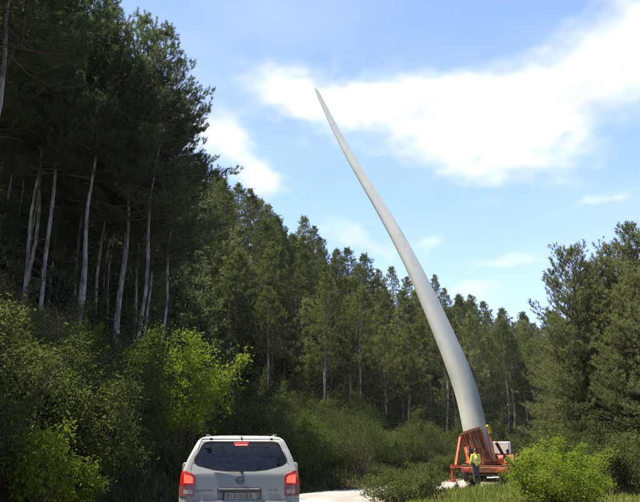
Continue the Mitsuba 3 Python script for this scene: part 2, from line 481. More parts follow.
# ------------------------------------------------------------------ wind turbine blade on its lifting trailer
def blade_fn(p, n, uv):
    streak = fbm(p.x * 1.1 + p.z * .35, p.y * 1.3, p.z * .25, 4)
    c = mix((.42, .455, .42), (.48, .515, .475), smoothstep(.3, .7, streak))
    return c * (1 - .10 * smoothstep(.58, .75, fbm(p.x * 5, p.y * 5, p.z * 1.5, 3)))


scene['m_blade'] = {'type': 'twosided', 'bsdf': {'type': 'diffuse', 'reflectance': proc(blade_fn)}}
solid('m_orange', (.42, .088, .020), (.25, .055, .020), rough=.5, scale=2.2)
solid('m_rust', (.19, .062, .020), (.085, .036, .018), rough=.7, scale=3.5)
solid('m_red', (.36, .055, .020), (.24, .040, .018), rough=.45, scale=3)
solid('m_steel', (.10, .10, .10), (.16, .15, .14), rough=.5, scale=4)
solid('m_rod', (.55, .55, .54), rough=.25, metallic=1.0)
solid('m_rubber', (.022, .022, .022), (.05, .045, .04), rough=.85, scale=5)
solid('m_rim', (.35, .34, .32), (.22, .20, .18), rough=.5, scale=5)
solid('m_boxwhite', (.78, .78, .76), (.68, .68, .65), rough=.45, scale=3)
solid('m_yellow', (.72, .48, .04), (.60, .40, .04), rough=.5, scale=4)
solid('m_black', (.012, .012, .013), rough=.8, spec=.2)

AX = np.array([(9.46, 41.05, 0.96), (9.34, 41.11, 1.46), (9.04, 41.28, 2.83), (8.79, 41.42, 4.19), (8.55, 41.55, 5.7), (8.39, 41.64, 6.42), (8.0, 41.86, 7.6), (7.31, 42.24, 9.53), (6.98, 42.43, 10.33), (5.95, 43.0, 13.36), (4.62, 43.75, 16.64), (3.56, 44.34, 18.81), (1.87, 45.28, 22.49), (0.52, 46.03, 25.93), (-0.38, 46.53, 28.22)])
_t = np.concatenate([[0], np.cumsum(np.linalg.norm(np.diff(AX, axis=0), axis=1))])
from scipy.interpolate import CubicSpline, UnivariateSpline
_spl = [UnivariateSpline(_t, AX[:, k], k=4, s=.012) for k in range(3)]
BLEN = _t[-1]
axis_at = lambda s: np.stack([p(np.asarray(s) * BLEN) for p in _spl], -1)


def blade_mesh():
    ss = np.concatenate([np.linspace(0, .3, 34), np.linspace(.31, .94, 40), np.linspace(.945, 1, 14)])
    c = axis_at(ss)
    t = norm(np.gradient(c, axis=0))
    face = norm(np.cross(t, [-.12, 1.0, 0]))             # chord, across the line of the road
    thick = np.cross(t, face)
    from scipy.interpolate import PchipInterpolator as PI
    W = PI([0, .06, .12, .18, .25, .33, .42, .5, .58, .7, .8, .9, .955, .985, 1], [1.38, 1.40, 1.44, 1.47, 1.36, 1.25, 1.08, .97, .87, .72, .58, .45, .35, .26, .1])(ss)
    LE = .47 * W
    H = PI([0, .05, .12, .20, .35, .5, .65, .8, .92, 1], [1.38, 1.36, 1.15, .86, .58, .40, .29, .19, .12, .06])(ss)
    blend = np.clip((ss - .03) / .18, 0, 1)
    blend = blend * blend * (3 - 2 * blend)
    twist = np.radians(np.interp(ss, [0, .2, .5, 1], [8, 7, 4, 0]))
    N = 72
    u = np.linspace(0, 2 * np.pi, N, endpoint=False)
    V = []
    for k in range(len(ss)):
        cx, cy = -np.cos(u) / 2, np.sin(u) / 2
        x = .5 + np.cos(u) / 2                            # 0 = leading edge, 1 = trailing edge
        yt = 5 * (.2969 * np.sqrt(x) - .126 * x - .3516 * x ** 2 + .2843 * x ** 3 - .1036 * x ** 4) * np.sign(np.sin(u) + 1e-9)
        ax_, ay = LE[k] / W[k] - x, yt * np.where(yt > 0, 1.1, .9)
        b = blend[k]
        px, py = (cx * (1 - b) + ax_ * b) * W[k], (cy * (1 - b) + ay * b) * H[k]
        a = twist[k]
        px, py = px * math.cos(a) - py * math.sin(a), px * math.sin(a) + py * math.cos(a)
        V.append(c[k] + px[:, None] * face[k] + py[:, None] * thick[k])
    V = np.vstack(V)
    i, j = np.meshgrid(np.arange(len(ss) - 1), np.arange(N), indexing='ij')
    q = np.stack([i * N + j, i * N + (j + 1) % N, (i + 1) * N + (j + 1) % N, (i + 1) * N + j], -1).reshape(-1, 4)
    f = np.vstack([q[:, [0, 1, 2]], q[:, [0, 2, 3]]])
    n = len(V)
    V = np.vstack([V, c[:1], c[-1:]])
    k = np.arange(N)
    f = np.vstack([f, np.stack([(k + 1) % N, k, np.full(N, n)], 1), np.stack([n - N + k, n - N + (k + 1) % N, np.full(N, n + 1)], 1)])
    m = trimesh.Trimesh(V, f, process=False)
    m.fix_normals()
    return m


add('wind_turbine_blade__shell', blade_mesh(), 'm_blade', False)
tag('wind_turbine_blade', 'long pale grey wind turbine blade raised steeply from the orange trailer', 'wind turbine blade')
BA = norm(axis_at(.05) - axis_at(0))
B0 = axis_at(0.0)


def add_m(key, ms, bsdf, smooth=30):
    return add(key, tm(union(ms) if isinstance(ms, (list, tuple)) else ms), bsdf, smooth)


# steel root ring with studs
fl = rod(B0 - BA * .10, B0 + BA * .02, .72, n=40) - rod(B0 - BA * .3, B0 - BA * .02, .60, n=40)
add_m('wind_turbine_blade__root_ring', fl, 'm_steel')

# the trailer's own frame: x right, y ahead along the road, origin under the turntable
TR, TA = np.array([9.75, 41.45, .03]), math.radians(-21)
ca, sa = math.cos(TA), math.sin(TA)
M_TR = T().translate(TR.tolist()).rotate([0, 0, 1], math.degrees(TA))


def loc(p):
    p = np.asarray(p, float) - TR
    return np.array([p[0] * ca + p[1] * sa, -p[0] * sa + p[1] * ca, p[2]])


def tadd(part, ms, bsdf, smooth=30):
    key = 'blade_lifter_trailer__' + part
    if key in scene:
        k = 1
        while f'{key}_{k:03d}' in scene:
            k += 1
        key = f'{key}_{k:03d}'
    m = union(ms) if isinstance(ms, (list, tuple)) else ms
    add(key, tm(m), bsdf, smooth, to_world=M_TR)
    return key[len('blade_lifter_trailer__'):]


tag('blade_lifter_trailer', 'rusty orange low trailer with a lifting frame holding the blade root', 'trailer')
bl0, bla = loc(B0), loc(B0 + BA) - loc(B0)
# deck: longitudinal beams, cross members, plates
tadd('deck', [mbox(-1.25, -.95, -1.9, 5.2, .62, .92, .02), mbox(.95, 1.25, -1.9, 5.2, .62, .92, .02), mbox(-.95, .95, -1.7, 5.0, .66, .80, .01)] +
     [mbox(-.96, .96, y, y + .14, .60, .885, .01) for y in (-1.85, -.9, 0, .9, 1.8, 2.7, 3.6, 4.6)], 'm_rust')
tadd('bumper', [mbox(-1.28, 1.28, -2.12, -1.91, .50, .80, .03)], 'm_rust')
for x0, x1 in ((-1.27, -.45), (.62, 1.27)):
    tadd('warning_plate', [mbox(x0, x1, -2.135, -2.122, .52, .78, .004)], 'm_red')
for x in (-.95, .95):
    tadd('rear_lamp', [mbox(x - .16, x + .16, -2.165, -2.137, .60, .74, .01)], 'm_orange')
tadd('gooseneck', [beam((-.7, 5.0, .8), (-.55, 6.6, 1.34), .34, .34), beam((.7, 5.0, .8), (.55, 6.6, 1.34), .34, .34), mbox(-.8, .8, 6.4, 8.0, 1.18, 1.42, .03)], 'm_rust')
# wheels: six lines of twin wheels
for y in (-1.35, -.35, .65, 1.65, 2.65, 3.65):
    for s in (-1, 1):
        w = tadd('wheel', rod((s * 1.22, y, .38), (s * .72, y, .38), .375, n=28) - rod((s * 1.23, y, .38), (s * 1.14, y, .38), .22, n=24) - rod((s * .985, y, .38), (s * .955, y, .38), .5, n=20), 'm_rubber')
        k = f'blade_lifter_trailer__{w}__rim'
        add(k, tm(union([rod((s * 1.17, y, .38), (s * .75, y, .38), .215, n=20), rod((s * 1.23, y, .38), (s * 1.14, y, .38), .09, n=12)])), 'm_rim', 30, to_world=M_TR)
    tadd('axle', rod((-.72, y, .38), (.72, y, .38), .07), 'm_steel')
    for x in (-.55, .55):
        tadd('suspension_arm', beam((x, y, .40), (x, y + .35, .70), .12, .14), 'm_steel')
# turntable
tadd('turntable', [rod((0, 0, .80), (0, 0, .93), 1.02, n=40), rod((0, 0, .93), (0, 0, .99), .86, n=40)], 'm_rust')
# cradle: half pipe under the blade root, open to the upper side
e_side = norm(np.cross(bla, [0, 0, 1]))
e_up = np.cross(e_side, bla)
P = lambda s, x, y: bl0 + bla * s + e_side * x + e_up * y         # along the blade, sideways, towards its upper side
view = loc(np.array([0, 0, EYE])) - bl0
view = norm(view - bla * view.dot(bla))
phi0 = math.atan2(view.dot(e_up), view.dot(e_side))


def shell(s0, s1, a0, a1, r0, r1, n=18):
    a = phi0 - np.radians(np.linspace(a0, a1, n))
    pieces = []
    for k in range(n - 1):
        pts = [P(s, r * math.cos(x), r * math.sin(x)) for s in (s0, s1) for r in (r0, r1) for x in (a[k], a[k + 1] - .004)]
        pieces.append(Manifold.hull_points(np.array(pts)))
    return union(pieces)


tadd('cradle', [shell(.05, 2.0, -118, 22, .735, .79), shell(.0, .22, -118, 30, .735, .90), shell(1.86, 2.02, -118, 24, .735, .84), shell(.95, 1.07, -118, 22, .735, .83)], 'm_rust')
tadd('root_plate', [rod(bl0 - bla * .30, bl0 - bla * .12, .86, n=36)], 'm_rust')
ring = lambda s, deg, r: P(s, r * math.cos(phi0 - math.radians(deg)), r * math.sin(phi0 - math.radians(deg)))
for d in (-95, -70, -45, -20, 5, 25):          # ribs of the cradle
    tadd('cradle_rib', beam(ring(.24, d, .83), ring(1.85, d, .83), .07, .12, norm(ring(1, d, 1) - P(1, 0, 0))), 'm_orange' if d in (-95, -70, 25) else 'm_rust')
# A-frames: pivots stand on the turntable
left, right = ring(1.80, -72, .92), ring(1.60, 62, .92)
loleft, loright = ring(.2, -80, .95), ring(.2, 70, .95)
tadd('lifting_strut', [beam((left), (-1.62, -1.55, .88), .13, .16)], 'm_orange')
tadd('lifting_strut', [beam(ring(1.15, -60, .92), (loleft[0] + .15, loleft[1] - .85, .96), .13, .16)], 'm_orange')
tadd('lifting_strut', [beam(right, (.50, -1.15, .94), .09, .12)], 'm_rust')
tadd('lifting_strut', [beam(ring(1.0, 85, .95), (1.0, .6, .96), .11, .14)], 'm_rust')
tadd('clamp_hook', [beam(ring(1.62, 62, .86), ring(1.62, 62, 1.0), .16, .22), beam(ring(1.62, 60, .98), ring(1.98, 50, .99), .14, .12)], 'm_yellow')
cyl0, cyl1 = np.array([-.95, -1.35, .97]), ring(1.2, -40, .93)
mid = cyl0 * .42 + cyl1 * .58
tadd('hydraulic_cylinder', rod(cyl0, mid, .10), 'm_red')
tadd('piston_rod', rod(mid - (cyl1 - cyl0) * .02, cyl1, .05), 'm_rod')
tadd('support_leg', beam((-1.15, -1.0, .93), ring(.4, -100, .9), .14, .14), 'm_orange')
tadd('support_leg', beam((1.1, -1.0, .93), ring(.3, 70, .92), .12, .12), 'm_orange')
tadd('outrigger', [beam((-1.2, -1.55, .80), (-1.95, -1.55, .80), .2, .16), rod((-1.85, -1.55, .12), (-1.85, -1.55, .95), .07), rod((-1.85, -1.55, .0), (-1.85, -1.55, .09), .2)], 'm_red')
tadd('outrigger', [beam((1.2, -1.55, .80), (1.95, -1.55, .80), .2, .16), rod((1.85, -1.55, .12), (1.85, -1.55, .95), .07), rod((1.85, -1.55, .0), (1.85, -1.55, .09), .2)], 'm_rust')
for x, y in ((-1.0, 1.5), (1.0, 1.5)):
    tadd('support_leg', [beam((x, y, .93), ring(.5, 150 if x > 0 else -150, .84), .14, .14)], 'm_rust')
# counterweights and clutter on deck
for k in range(3):
    tadd('counterweight', mbox(-.85, .85, 1.75 + k * .52, 2.2 + k * .52, .925, 1.25 + .08 * (k == 1), .02), 'm_rust')
tadd('hose_reel', rod((.72, -1.3, 1.2), (.98, -1.3, 1.2), .24, n=20), 'm_red')
tadd('railing', [beam((1.16, 1.4, .92), (1.16, 1.4, 1.75), .05, .05), beam((1.16, 3.9, .92), (1.16, 3.9, 1.75), .05, .05), beam((1.16, 1.4, 1.72), (1.16, 3.9, 1.72), .05, .05), beam((1.16, 1.4, 1.35), (1.16, 3.9, 1.35), .04, .04)], 'm_orange')
tadd('crossbar', [beam((-.1, -1.75, 1.02), (1.2, -.6, 1.02), .14, .14)], 'm_rust')
# white power unit at the front
pu = tadd('power_unit', [mbox(-.55, .48, 6.45, 7.6, 1.50, 2.28, .04)], 'm_boxwhite')
add(f'blade_lifter_trailer__{pu}__vent', tm(union([mbox(.30, .46, 6.425, 6.452, 1.55, 1.78, .004)] + [mbox(.31, .45, 6.415, 6.43, 1.57 + k * .04, 1.59 + k * .04, .002) for k in range(5)])), 'm_black', 30, to_world=M_TR)
tadd('power_unit_stand', [mbox(-.5, .43, 6.5, 7.5, 1.422, 1.50, .01)], 'm_steel')
tadd('marker_board', [mbox(-.50, .02, 6.30, 6.33, 1.10, 1.26, .006)], 'm_boxwhite')
tadd('fuel_tank', [rod((-.75, 5.9, .58), (.75, 5.9, .58), .30, n=24)], 'm_red')

# hoses and cables slung along the frame
for k, (p0, p1, sag) in enumerate([((-.9, -1.2, 1.0), ring(1.0, -55, .95), .25), ((-.6, -1.6, .96), (.9, -1.2, 1.2), .12), ((.9, 3.6, 1.0), (.3, 6.4, 1.5), .2), ((.4, -1.4, 1.0), ring(.6, 20, .98), .2)]):
    u = np.linspace(0, 1, 12)[:, None]
    pts = np.asarray(p0) * (1 - u) + np.asarray(p1) * u - np.array([0, 0, 1]) * sag * 4 * u * (1 - u) * .5
    key = 'blade_lifter_trailer__hose' + (f'_{k:03d}' if k else '')
    add(key, tube(pts, .022, 8), 'm_black', True, to_world=M_TR)
for k in range(14):
    a = -110 + k * 10
    tadd('bolt', rod(ring(1.92, a, .84), ring(1.92, a, .885), .03, n=6), 'm_steel')

# ------------------------------------------------------------------ very thin haze, added mainly to clear denoiser grain off the blade
scene['air'] = {'type': 'homogeneous', 'albedo': .95, 'sigma_t': .00013}
scene['haze'] = {'type': 'cube', 'to_world': T().translate([4, 53, 30.2]).scale([1920, 1935, 37.8]), 'bsdf': {'type': 'null'}, 'interior': {'type': 'ref', 'id': 'air'}}
scene['camera']['medium'] = {'type': 'ref', 'id': 'air'}
tag('haze', 'very thin added haze box around the scene', 'haze', kind='stuff')
# ------------------------------------------------------------------ people
solid('m_skin', (.42, .24, .16), (.36, .20, .14), rough=.55, scale=9)
solid('m_hair', (.03, .022, .016), rough=.6)
solid('m_vest_yellow', (.62, .66, .10), (.50, .55, .08), rough=.7, scale=6)
solid('m_vest_green', (.50, .62, .30), (.42, .54, .26), rough=.7, scale=6)
solid('m_tape', (.62, .62, .60), rough=.35)
solid('m_trousers', (.025, .03, .045), (.04, .045, .06), rough=.85, scale=7)
solid('m_boot', (.03, .022, .018), rough=.7)
solid('m_eye', (.02, .015, .012), rough=.2)


def ball(p, r, n=1):
    s = trimesh.creation.icosphere(n, 1.0)
    return np.asarray(p) + s.vertices * r


def bone(p, q, r0, r1):
    return Manifold.hull_points(np.vstack([ball(p, r0), ball(q, r1)]))


def soft(ms, edge=.03, it=6):
    m = tm(union(ms).refine_to_length(edge))
    m.merge_vertices()
    trimesh.smoothing.filter_taubin(m, lamb=.5, nu=.52, iterations=it)
    return m


def trim_low(ms, z):
    """a garment with a straight hem at height z, hands' cuffs kept"""
    m = mf(soft(ms))
    return tm(m - mbox(-.19, .19, -.5, .5, z - .6, z, .001))


def person(key, loc_, rotz, vest, pose, label):
    """a standing adult, 1.76 m; faces +y before the turn"""
    A = lambda *p: np.array(p, float)
    hipL, hipR = A(-.095, 0, .92), A(.095, 0, .92)
    kneeL, kneeR = A(-.12, .035, .50), A(.13, .02, .50)
    ankL, ankR = A(-.13, -.02, .09), A(.16, .01, .09)
    shL, shR = A(-.19, 0, 1.44), A(.19, 0, 1.44)
    elL, elR, wrL, wrR = [A(*p) for p in pose]
    chest, waist, neck, head = A(0, .0, 1.30), A(0, .01, 1.06), A(0, -.005, 1.50), A(0, .02, 1.65)
    skin = [bone(neck, head - [0, .02, .06], .058, .06), bone(shL, elL, .05, .042), bone(shR, elR, .05, .042), bone(elL, wrL, .043, .029), bone(elR, wrR, .043, .029),
            bone(chest, neck - [0, 0, .06], .11, .06), bone(hipL, kneeL, .085, .058), bone(hipR, kneeR, .085, .058), bone(kneeL, ankL, .057, .04), bone(kneeR, ankR, .057, .04), bone(waist, chest, .12, .13),
            bone(shL, shR, .055, .055), bone(waist - [0, 0, .12], waist, .13, .12)]
    skull = Manifold.hull_points(np.vstack([head + (ball([0, 0, 0], 1, 2) * [.075, .095, .105]) + [0, -.005, .015], head + ball([0, 0, 0], 1) * [.05, .06, .05] + [0, .03, -.085]]))
    nose = Manifold.hull_points(np.array([head + [0, .088, .02], head + [-.016, .09, -.03], head + [.016, .09, -.03], head + [0, .118, -.028], head + [0, .085, -.04]]))
    lips = Manifold.hull_points(np.vstack([head + ball([-.018, .088, -.062], .009), head + ball([.018, .088, -.062], .009)]))
    ears = [Manifold.hull_points(head + ball([0, 0, 0], 1) * [.012, .025, .034] + [s * .078, -.005, 0]) for s in (-1, 1)]
    hands = []
    for s, el, wr in ((-1, elL, wrL), (1, elR, wrR)):
        d = norm(wr - el)
        f = norm(np.cross(d, [s, 0, 0]))
        n = np.cross(d, f)
        hands.append(Manifold.hull_points(np.vstack([ball(wr, .026), ball(wr + d * .085 + f * .03, .014), ball(wr + d * .085 - f * .03, .014)])))
        for k, (off, L) in enumerate(((.03, .066), (.01, .076), (-.011, .07), (-.03, .055))):
            a = wr + d * .085 + f * off
            b = a + d * L * .5 + n * s * .004
            c = b + norm(d + n * -s * .6) * L * .5
            hands += [bone(a, b, .0095, .009), bone(b, c, .009, .007)]
        a = wr + d * .025 + f * .025
        hands += [bone(a, a + norm(d * .6 + f) * .04, .012, .010), bone(a + norm(d * .6 + f) * .04, a + norm(d * .6 + f) * .04 + norm(d + f * .3) * .032, .010, .008)]
    body = union([mf(soft(skin)), skull, nose, lips] + ears + hands)
    W = T().translate([float(v) for v in loc_]).rotate([0, 0, 1], rotz)
    put_ = lambda part, mesh, b: add(f'{key}__{part}', mesh, b, 50, to_world=W)
    put_('body', tm(body), 'm_skin')
    for s in (-1, 1):
        put_('eye' if s < 0 else 'eye_001', tm(Manifold.hull_points(head + ball([s * .03, .083, .012], .012))), 'm_eye')
    cap = [Manifold.hull_points(head + ball([0, 0, 0], 1, 2) * [.082, .102, .098] + [0, -.015, .035])]
    put_('hair', tm(union(cap) - mbox(head[0] - .2, head[0] + .2, head[1] + .055, head[1] + .3, head[2] - .2, head[2] + .075, .001) - mbox(-.2, .2, head[1] - .01, head[1] + .3, head[2] - .3, head[2] + .02, .001)), 'm_hair')
    put_('trousers', soft([bone(hipL, kneeL, .105, .078), bone(hipR, kneeR, .105, .078), bone(kneeL, ankL, .076, .062), bone(kneeR, ankR, .076, .062), bone(hipL + [0, 0, .04], hipR + [0, 0, .04], .11, .11), bone(A(0, 0, .95), waist - [0, 0, .04], .125, .12)]), 'm_trousers')
    put_('jacket', trim_low([bone(waist - [0, 0, .14], chest, .148, .162), bone(chest - [.06, 0, 0], shL, .12, .078), bone(chest + [.06, 0, 0], shR, .12, .078), bone(shL, shR, .08, .08), bone(chest, neck - [0, 0, .04], .13, .075),
                         bone(shL, elL, .072, .060), bone(shR, elR, .072, .060), bone(elL, elL * .25 + wrL * .75, .060, .046), bone(elR, elR * .25 + wrR * .75, .060, .046)], .93), vest)
    for k, z in enumerate((1.08, 1.24)):
        b = tm(Manifold.cylinder(.05, 1, 1, 30).translate([0, 0, z]))
        r = .158 if k == 0 else .178
        b.vertices[:, 0] *= r
        b.vertices[:, 1] *= r - .006
        put_('reflective_band' if k == 0 else 'reflective_band_001', b, 'm_tape')
    for k, an in enumerate((ankL, ankR)):
        put_('boot' if k == 0 else 'boot_001', soft([bone(an + [0, -.02, .04], an + [0, -.02, -.04], .055, .05), bone(an + [0, -.02, -.045], an + [.01 * (2 * k - 1), .15, -.055], .046, .036)], .025), 'm_boot')
    tag(key, label, 'person')


def stand(x, y):
    return (x, y, max(height([(x, y)])[0], 0) + (.005 if abs(road_dist([(x, y)])[0]) < HALF else 0))


person('person', stand(8.40, 38.75), 20, 'm_vest_yellow', [(-.27, .03, 1.16), (.30, .02, 1.17), (-.22, .22, 1.0), (.30, .16, .95)], 'person in bright yellow jacket and dark trousers standing behind the orange trailer')
# ------------------------------------------------------------------ the white car ahead: x right, y ahead (rear bumper at y = 0), z up
def paint_fn(p, n, uv):
    d = fbm(p.x * 3, p.y * 3, p.z * 3, 3)
    low = 1 - smoothstep(.45, 1.15, p.z)
    dust = dr.clip(smoothstep(.35, .75, d) * .35 + low * (.35 + .5 * d), 0, 1)
    return mix((.205, .23, .236), (.17, .178, .17), dust * .7)


scene['m_carpaint'] = {'type': 'twosided', 'bsdf': {'type': 'principled', 'base_color': proc(paint_fn), 'roughness': .32, 'specular': .5, 'clearcoat': .7, 'clearcoat_gloss': .92}}
solid('m_trim', (.035, .037, .04), (.055, .055, .055), rough=.6, scale=6)
solid('m_interior', (.028, .028, .03), rough=.85)
solid('m_seat', (.035, .036, .038), (.028, .028, .03), rough=.9, scale=6)
solid('m_chrome', (.62, .62, .63), rough=.18, metallic=1.0)
solid('m_badge', (.12, .125, .13), rough=.25, metallic=.8)
solid('m_char', (.11, .115, .115), rough=.6)
solid('m_band', (.02, .035, .12), rough=.5)
solid('m_plate', (.30, .31, .30), (.22, .23, .22), rough=.5, scale=8)
scene['m_tint'] = {'type': 'thindielectric', 'int_ior': 1.38, 'specular_transmittance': rgb(.13, .155, .15)}
scene['m_clear'] = {'type': 'thindielectric', 'int_ior': 1.5, 'specular_transmittance': rgb(.72, .78, .76)}
scene['m_lampred'] = {'type': 'principled', 'base_color': rgb(.42, .012, .010), 'roughness': .12, 'specular': .6, 'clearcoat': 1.0}
scene['m_lampdark'] = {'type': 'principled', 'base_color': rgb(.16, .055, .055), 'roughness': .12, 'specular': .6, 'clearcoat': 1.0}
scene['m_lampgrey'] = {'type': 'principled', 'base_color': rgb(.22, .20, .20), 'roughness': .1, 'specular': .7, 'clearcoat': 1.0}

SIDE = [(.02, .42), (0, .52), (.0, .74), (.05, .80), (.075, .98), (.10, 1.20), (.23, 1.48), (.36, 1.69), (.50, 1.755), (1.2, 1.79), (2.0, 1.78), (2.55, 1.735), (2.85, 1.66), (3.50, 1.17), (3.62, 1.125),
        (4.30, 1.03), (4.58, .95), (4.70, .80), (4.74, .60), (4.72, .38), (4.55, .27), (.35, .30)]
REARP = [(.80, .27), (.885, .40), (.915, .62), (.918, .80), (.905, 1.00), (.875, 1.19), (.81, 1.40), (.705, 1.63), (.665, 1.70), (.61, 1.745), (.42, 1.785), (0, 1.80)]
REARP = REARP + [(-x, z) for x, z in REARP[-2::-1]]
PLAN = [(.60, -.02), (.78, .05), (.88, .16), (.925, .40), (.93, 2.5), (.915, 3.6), (.86, 4.2), (.74, 4.55), (.5, 4.70), (.2, 4.75)]
PLAN = PLAN + [(-x, y) for x, y in PLAN[::-1]]


def prof(pts, off=0.0):
    c = CrossSection([np.array(pts, float)])
    if c.area() < 1e-6:
        c = CrossSection([np.array(pts[::-1], float)])
    return c.offset(off, m3.JoinType.Round) if off else c


def ext_x(pts, x0, x1, off=0.0):      # a profile in (y, z)
    m = prof(pts, off).extrude(x1 - x0)
    return m.transform(np.array([[0, 0, 1, x0], [1, 0, 0, 0], [0, 1, 0, 0]], float))


def ext_y(pts, y0, y1, off=0.0):      # a profile in (x, z)
    m = prof(pts, off).extrude(y1 - y0)
    return m.transform(np.array([[1, 0, 0, 0], [0, 0, -1, y1], [0, 1, 0, 0]], float))


def ext_z(pts, z0, z1, off=0.0):
    return prof(pts, off).extrude(z1 - z0).translate([0, 0, z0])


def hullbody(off=0.0):
    return ext_x(SIDE, -1.1, 1.1, off) ^ ext_y(REARP, -.5, 5.5, off) ^ ext_z(PLAN, 0, 2.2, off)


AXLES = (.98, 3.83)
raw = hullbody()
arch = union([rod((-.945, y, .37), (.945, y, .37), .47, n=40) for y in AXLES]) ^ mbox(-1, 1, -1, 6, .36, 1.2, .001)
arch = arch - mbox(-.80, .80, -1, 6, 0, 2, .001)
raw = union([raw, arch])
sm = tm(raw.refine_to_length(.045))
sm.merge_vertices()
trimesh.smoothing.filter_taubin(sm, lamb=.5, nu=.51, iterations=14)
sm.fix_normals()
OUT = mf(sm)


def inflate(d):
    m = sm.copy()
    m.vertices = m.vertices + m.vertex_normals * d
    return m


cavity = hullbody(-.055) ^ mbox(-2, 2, .12, 3.58, .62, 2, .001)
RW = [(-.575, 1.665), (-.605, 1.62), (-.70, 1.42), (-.705, 1.36), (-.64, 1.315), (-.40, 1.255), (-.2, 1.235), (.2, 1.235), (.40, 1.255), (.64, 1.315), (.705, 1.36), (.70, 1.42), (.605, 1.62), (.575, 1.665), (.5, 1.682), (-.5, 1.682)]
WS = [(-.66, 1.20), (.66, 1.20), (.60, 1.62), (.52, 1.66), (-.52, 1.66), (-.60, 1.62)]
SW = {'quarter_window': [(.52, 1.24), (1.10, 1.22), (1.10, 1.62), (.68, 1.62)], 'rear_door_window': [(1.17, 1.22), (1.95, 1.20), (1.95, 1.64), (1.17, 1.63)], 'front_door_window': [(2.03, 1.20), (3.12, 1.18), (2.78, 1.60), (2.03, 1.64)]}
rear_cut, wind_cut = ext_y(RW, -.3, .9), ext_y(WS, 2.5, 3.9) ^ mbox(-1, 1, 2.5, 3.9, 1.15, 2, .001)
shell_ = OUT - cavity - rear_cut - wind_cut - union([ext_x(p, -1.2, 1.2) for p in SW.values()])
for y in AXLES:
    shell_ = shell_ - (rod((-1.2, y, .37), (1.2, y, .37), .415, n=36) - mbox(-.62, .62, -1, 6, 0, 2, .001))
# seams: tailgate, doors, fuel flap; recess for the number plate
seam = ext_y([(-.70, .83), (.70, .83), (.745, 1.30), (.61, 1.72), (-.61, 1.72), (-.745, 1.30)], -.2, .6)
seam_in = ext_y([(-.70, .83), (.70, .83), (.745, 1.30), (.61, 1.72), (-.61, 1.72), (-.745, 1.30)], -.2, .6, -.010)
thin = OUT - mf(inflate(-.012))
shell_ = shell_ - ((seam - seam_in) ^ thin)
for yy in ([1.13, 1.995, 3.20]):
    shell_ = shell_ - (mbox(-1.2, 1.2, yy - .004, yy + .004, .45, 1.25, .001) ^ thin)
recess = mbox(-.335, .325, -.2, .105, .835, 1.005, .02)
shell_ = shell_ - recess
CAR_AT, CAR_ROT = (-1.19, 10.78, 0.0), 6.3
M_CAR = T().translate([*CAR_AT[:2], .012]).rotate([0, 0, 1], CAR_ROT)


def cadd(part, mesh, bsdf, smooth=35, **kw):
    key = f'white_car__{part}'
    k = 0
    while key in scene:
        k += 1
        key = f'white_car__{part}_{k:03d}'
    if isinstance(mesh, (list, tuple)) and isinstance(mesh[0], Manifold):
        mesh = union(mesh)
    if isinstance(mesh, Manifold):
        mesh = tm(mesh)
    add(key, mesh, bsdf, smooth, to_world=M_CAR, **kw)
    return key[len('white_car__'):]


tag('white_car', 'dusty white off-road car seen from behind with its brake lights lit', 'car')
cadd('body', shell_, 'm_carpaint', 32)


def sheet(poly_manifold, d):
    """the part of the body's skin, moved in by d, that lies inside a prism: a single sheet of glass"""
    m = inflate(d)
    b = poly_manifold
    c = m.triangles_center
    from shapely.geometry import Polygon
    return m, c


from shapely import contains_xy
from shapely.geometry import Polygon


def glass(part, poly, plane, where, mat, d=-.012):
    m = inflate(d)
    m = m.subdivide()
    c = m.triangles_center
    a, b = (c[:, 0], c[:, 2]) if plane == 'xz' else (c[:, 1], c[:, 2])
    k = contains_xy(Polygon(poly).buffer(.028), a, b) & where(c)
    g = trimesh.Trimesh(m.vertices, m.faces[k], process=False)
    g.remove_unreferenced_vertices()
    cadd(part, g, mat, True)


glass('rear_window', RW, 'xz', lambda c: c[:, 1] < .75, 'm_tint')
glass('windscreen', WS, 'xz', lambda c: (c[:, 1] > 2.6) & (c[:, 1] < 3.75), 'm_clear')
for name, p in SW.items():
    for s in (-1, 1):
        glass(name, p, 'yz', lambda c, s=s: c[:, 0] * s > .3, 'm_tint' if name != 'front_door_window' else 'm_clear')
# black band printed round the rear glass
band = (mf(inflate(-.002)) - mf(inflate(-.010))) ^ (ext_y(RW, -.3, .75, .012) - ext_y(RW, -.3, .75, -.012))
cadd('window_seal', band, 'm_black')
# lamps wrap round the rear corners
lamp_skin = mf(inflate(.012)) - mf(inflate(-.03))
for s in (-1, 1):
    up = [(.665, 1.045), (.665, 1.165), (.70, 1.20), (.80, 1.245), (1.0, 1.262), (1.0, 1.045)]
    lo = [(.665, .892), (.665, 1.041), (1.0, 1.041), (1.0, .892)]
    U, L = ext_y([(s * x, z) for x, z in up], -.3, .30), ext_y([(s * x, z) for x, z in lo], -.3, .26)
    k = cadd('tail_light', lamp_skin ^ U, 'm_lampred')
    glow = (mf(inflate(.0145)) - mf(inflate(.004))) ^ ext_y([(s * x, z) for x, z in [(.70, 1.075), (.70, 1.15), (.73, 1.18), (.835, 1.205), (.835, 1.075)]], -.3, .22)
    add(f'white_car__{k}__brake_light', tm(glow), 'm_lampred', 35, to_world=M_CAR, emitter={'type': 'area', 'sampling_weight': .03, 'radiance': rgb(.13, .018, .008)})
    lower = lamp_skin ^ L
    add(f'white_car__{k}__lower_lens', tm(lower), 'm_lampdark', 35, to_world=M_CAR)
    add(f'white_car__{k}__reversing_light', tm((mf(inflate(.0145)) - mf(inflate(.004))) ^ ext_y([(s * x, z) for x, z in [(.70, .925), (.70, .985), (.83, .985), (.83, .925)]], -.3, .2)), 'm_lampgrey', 35, to_world=M_CAR)
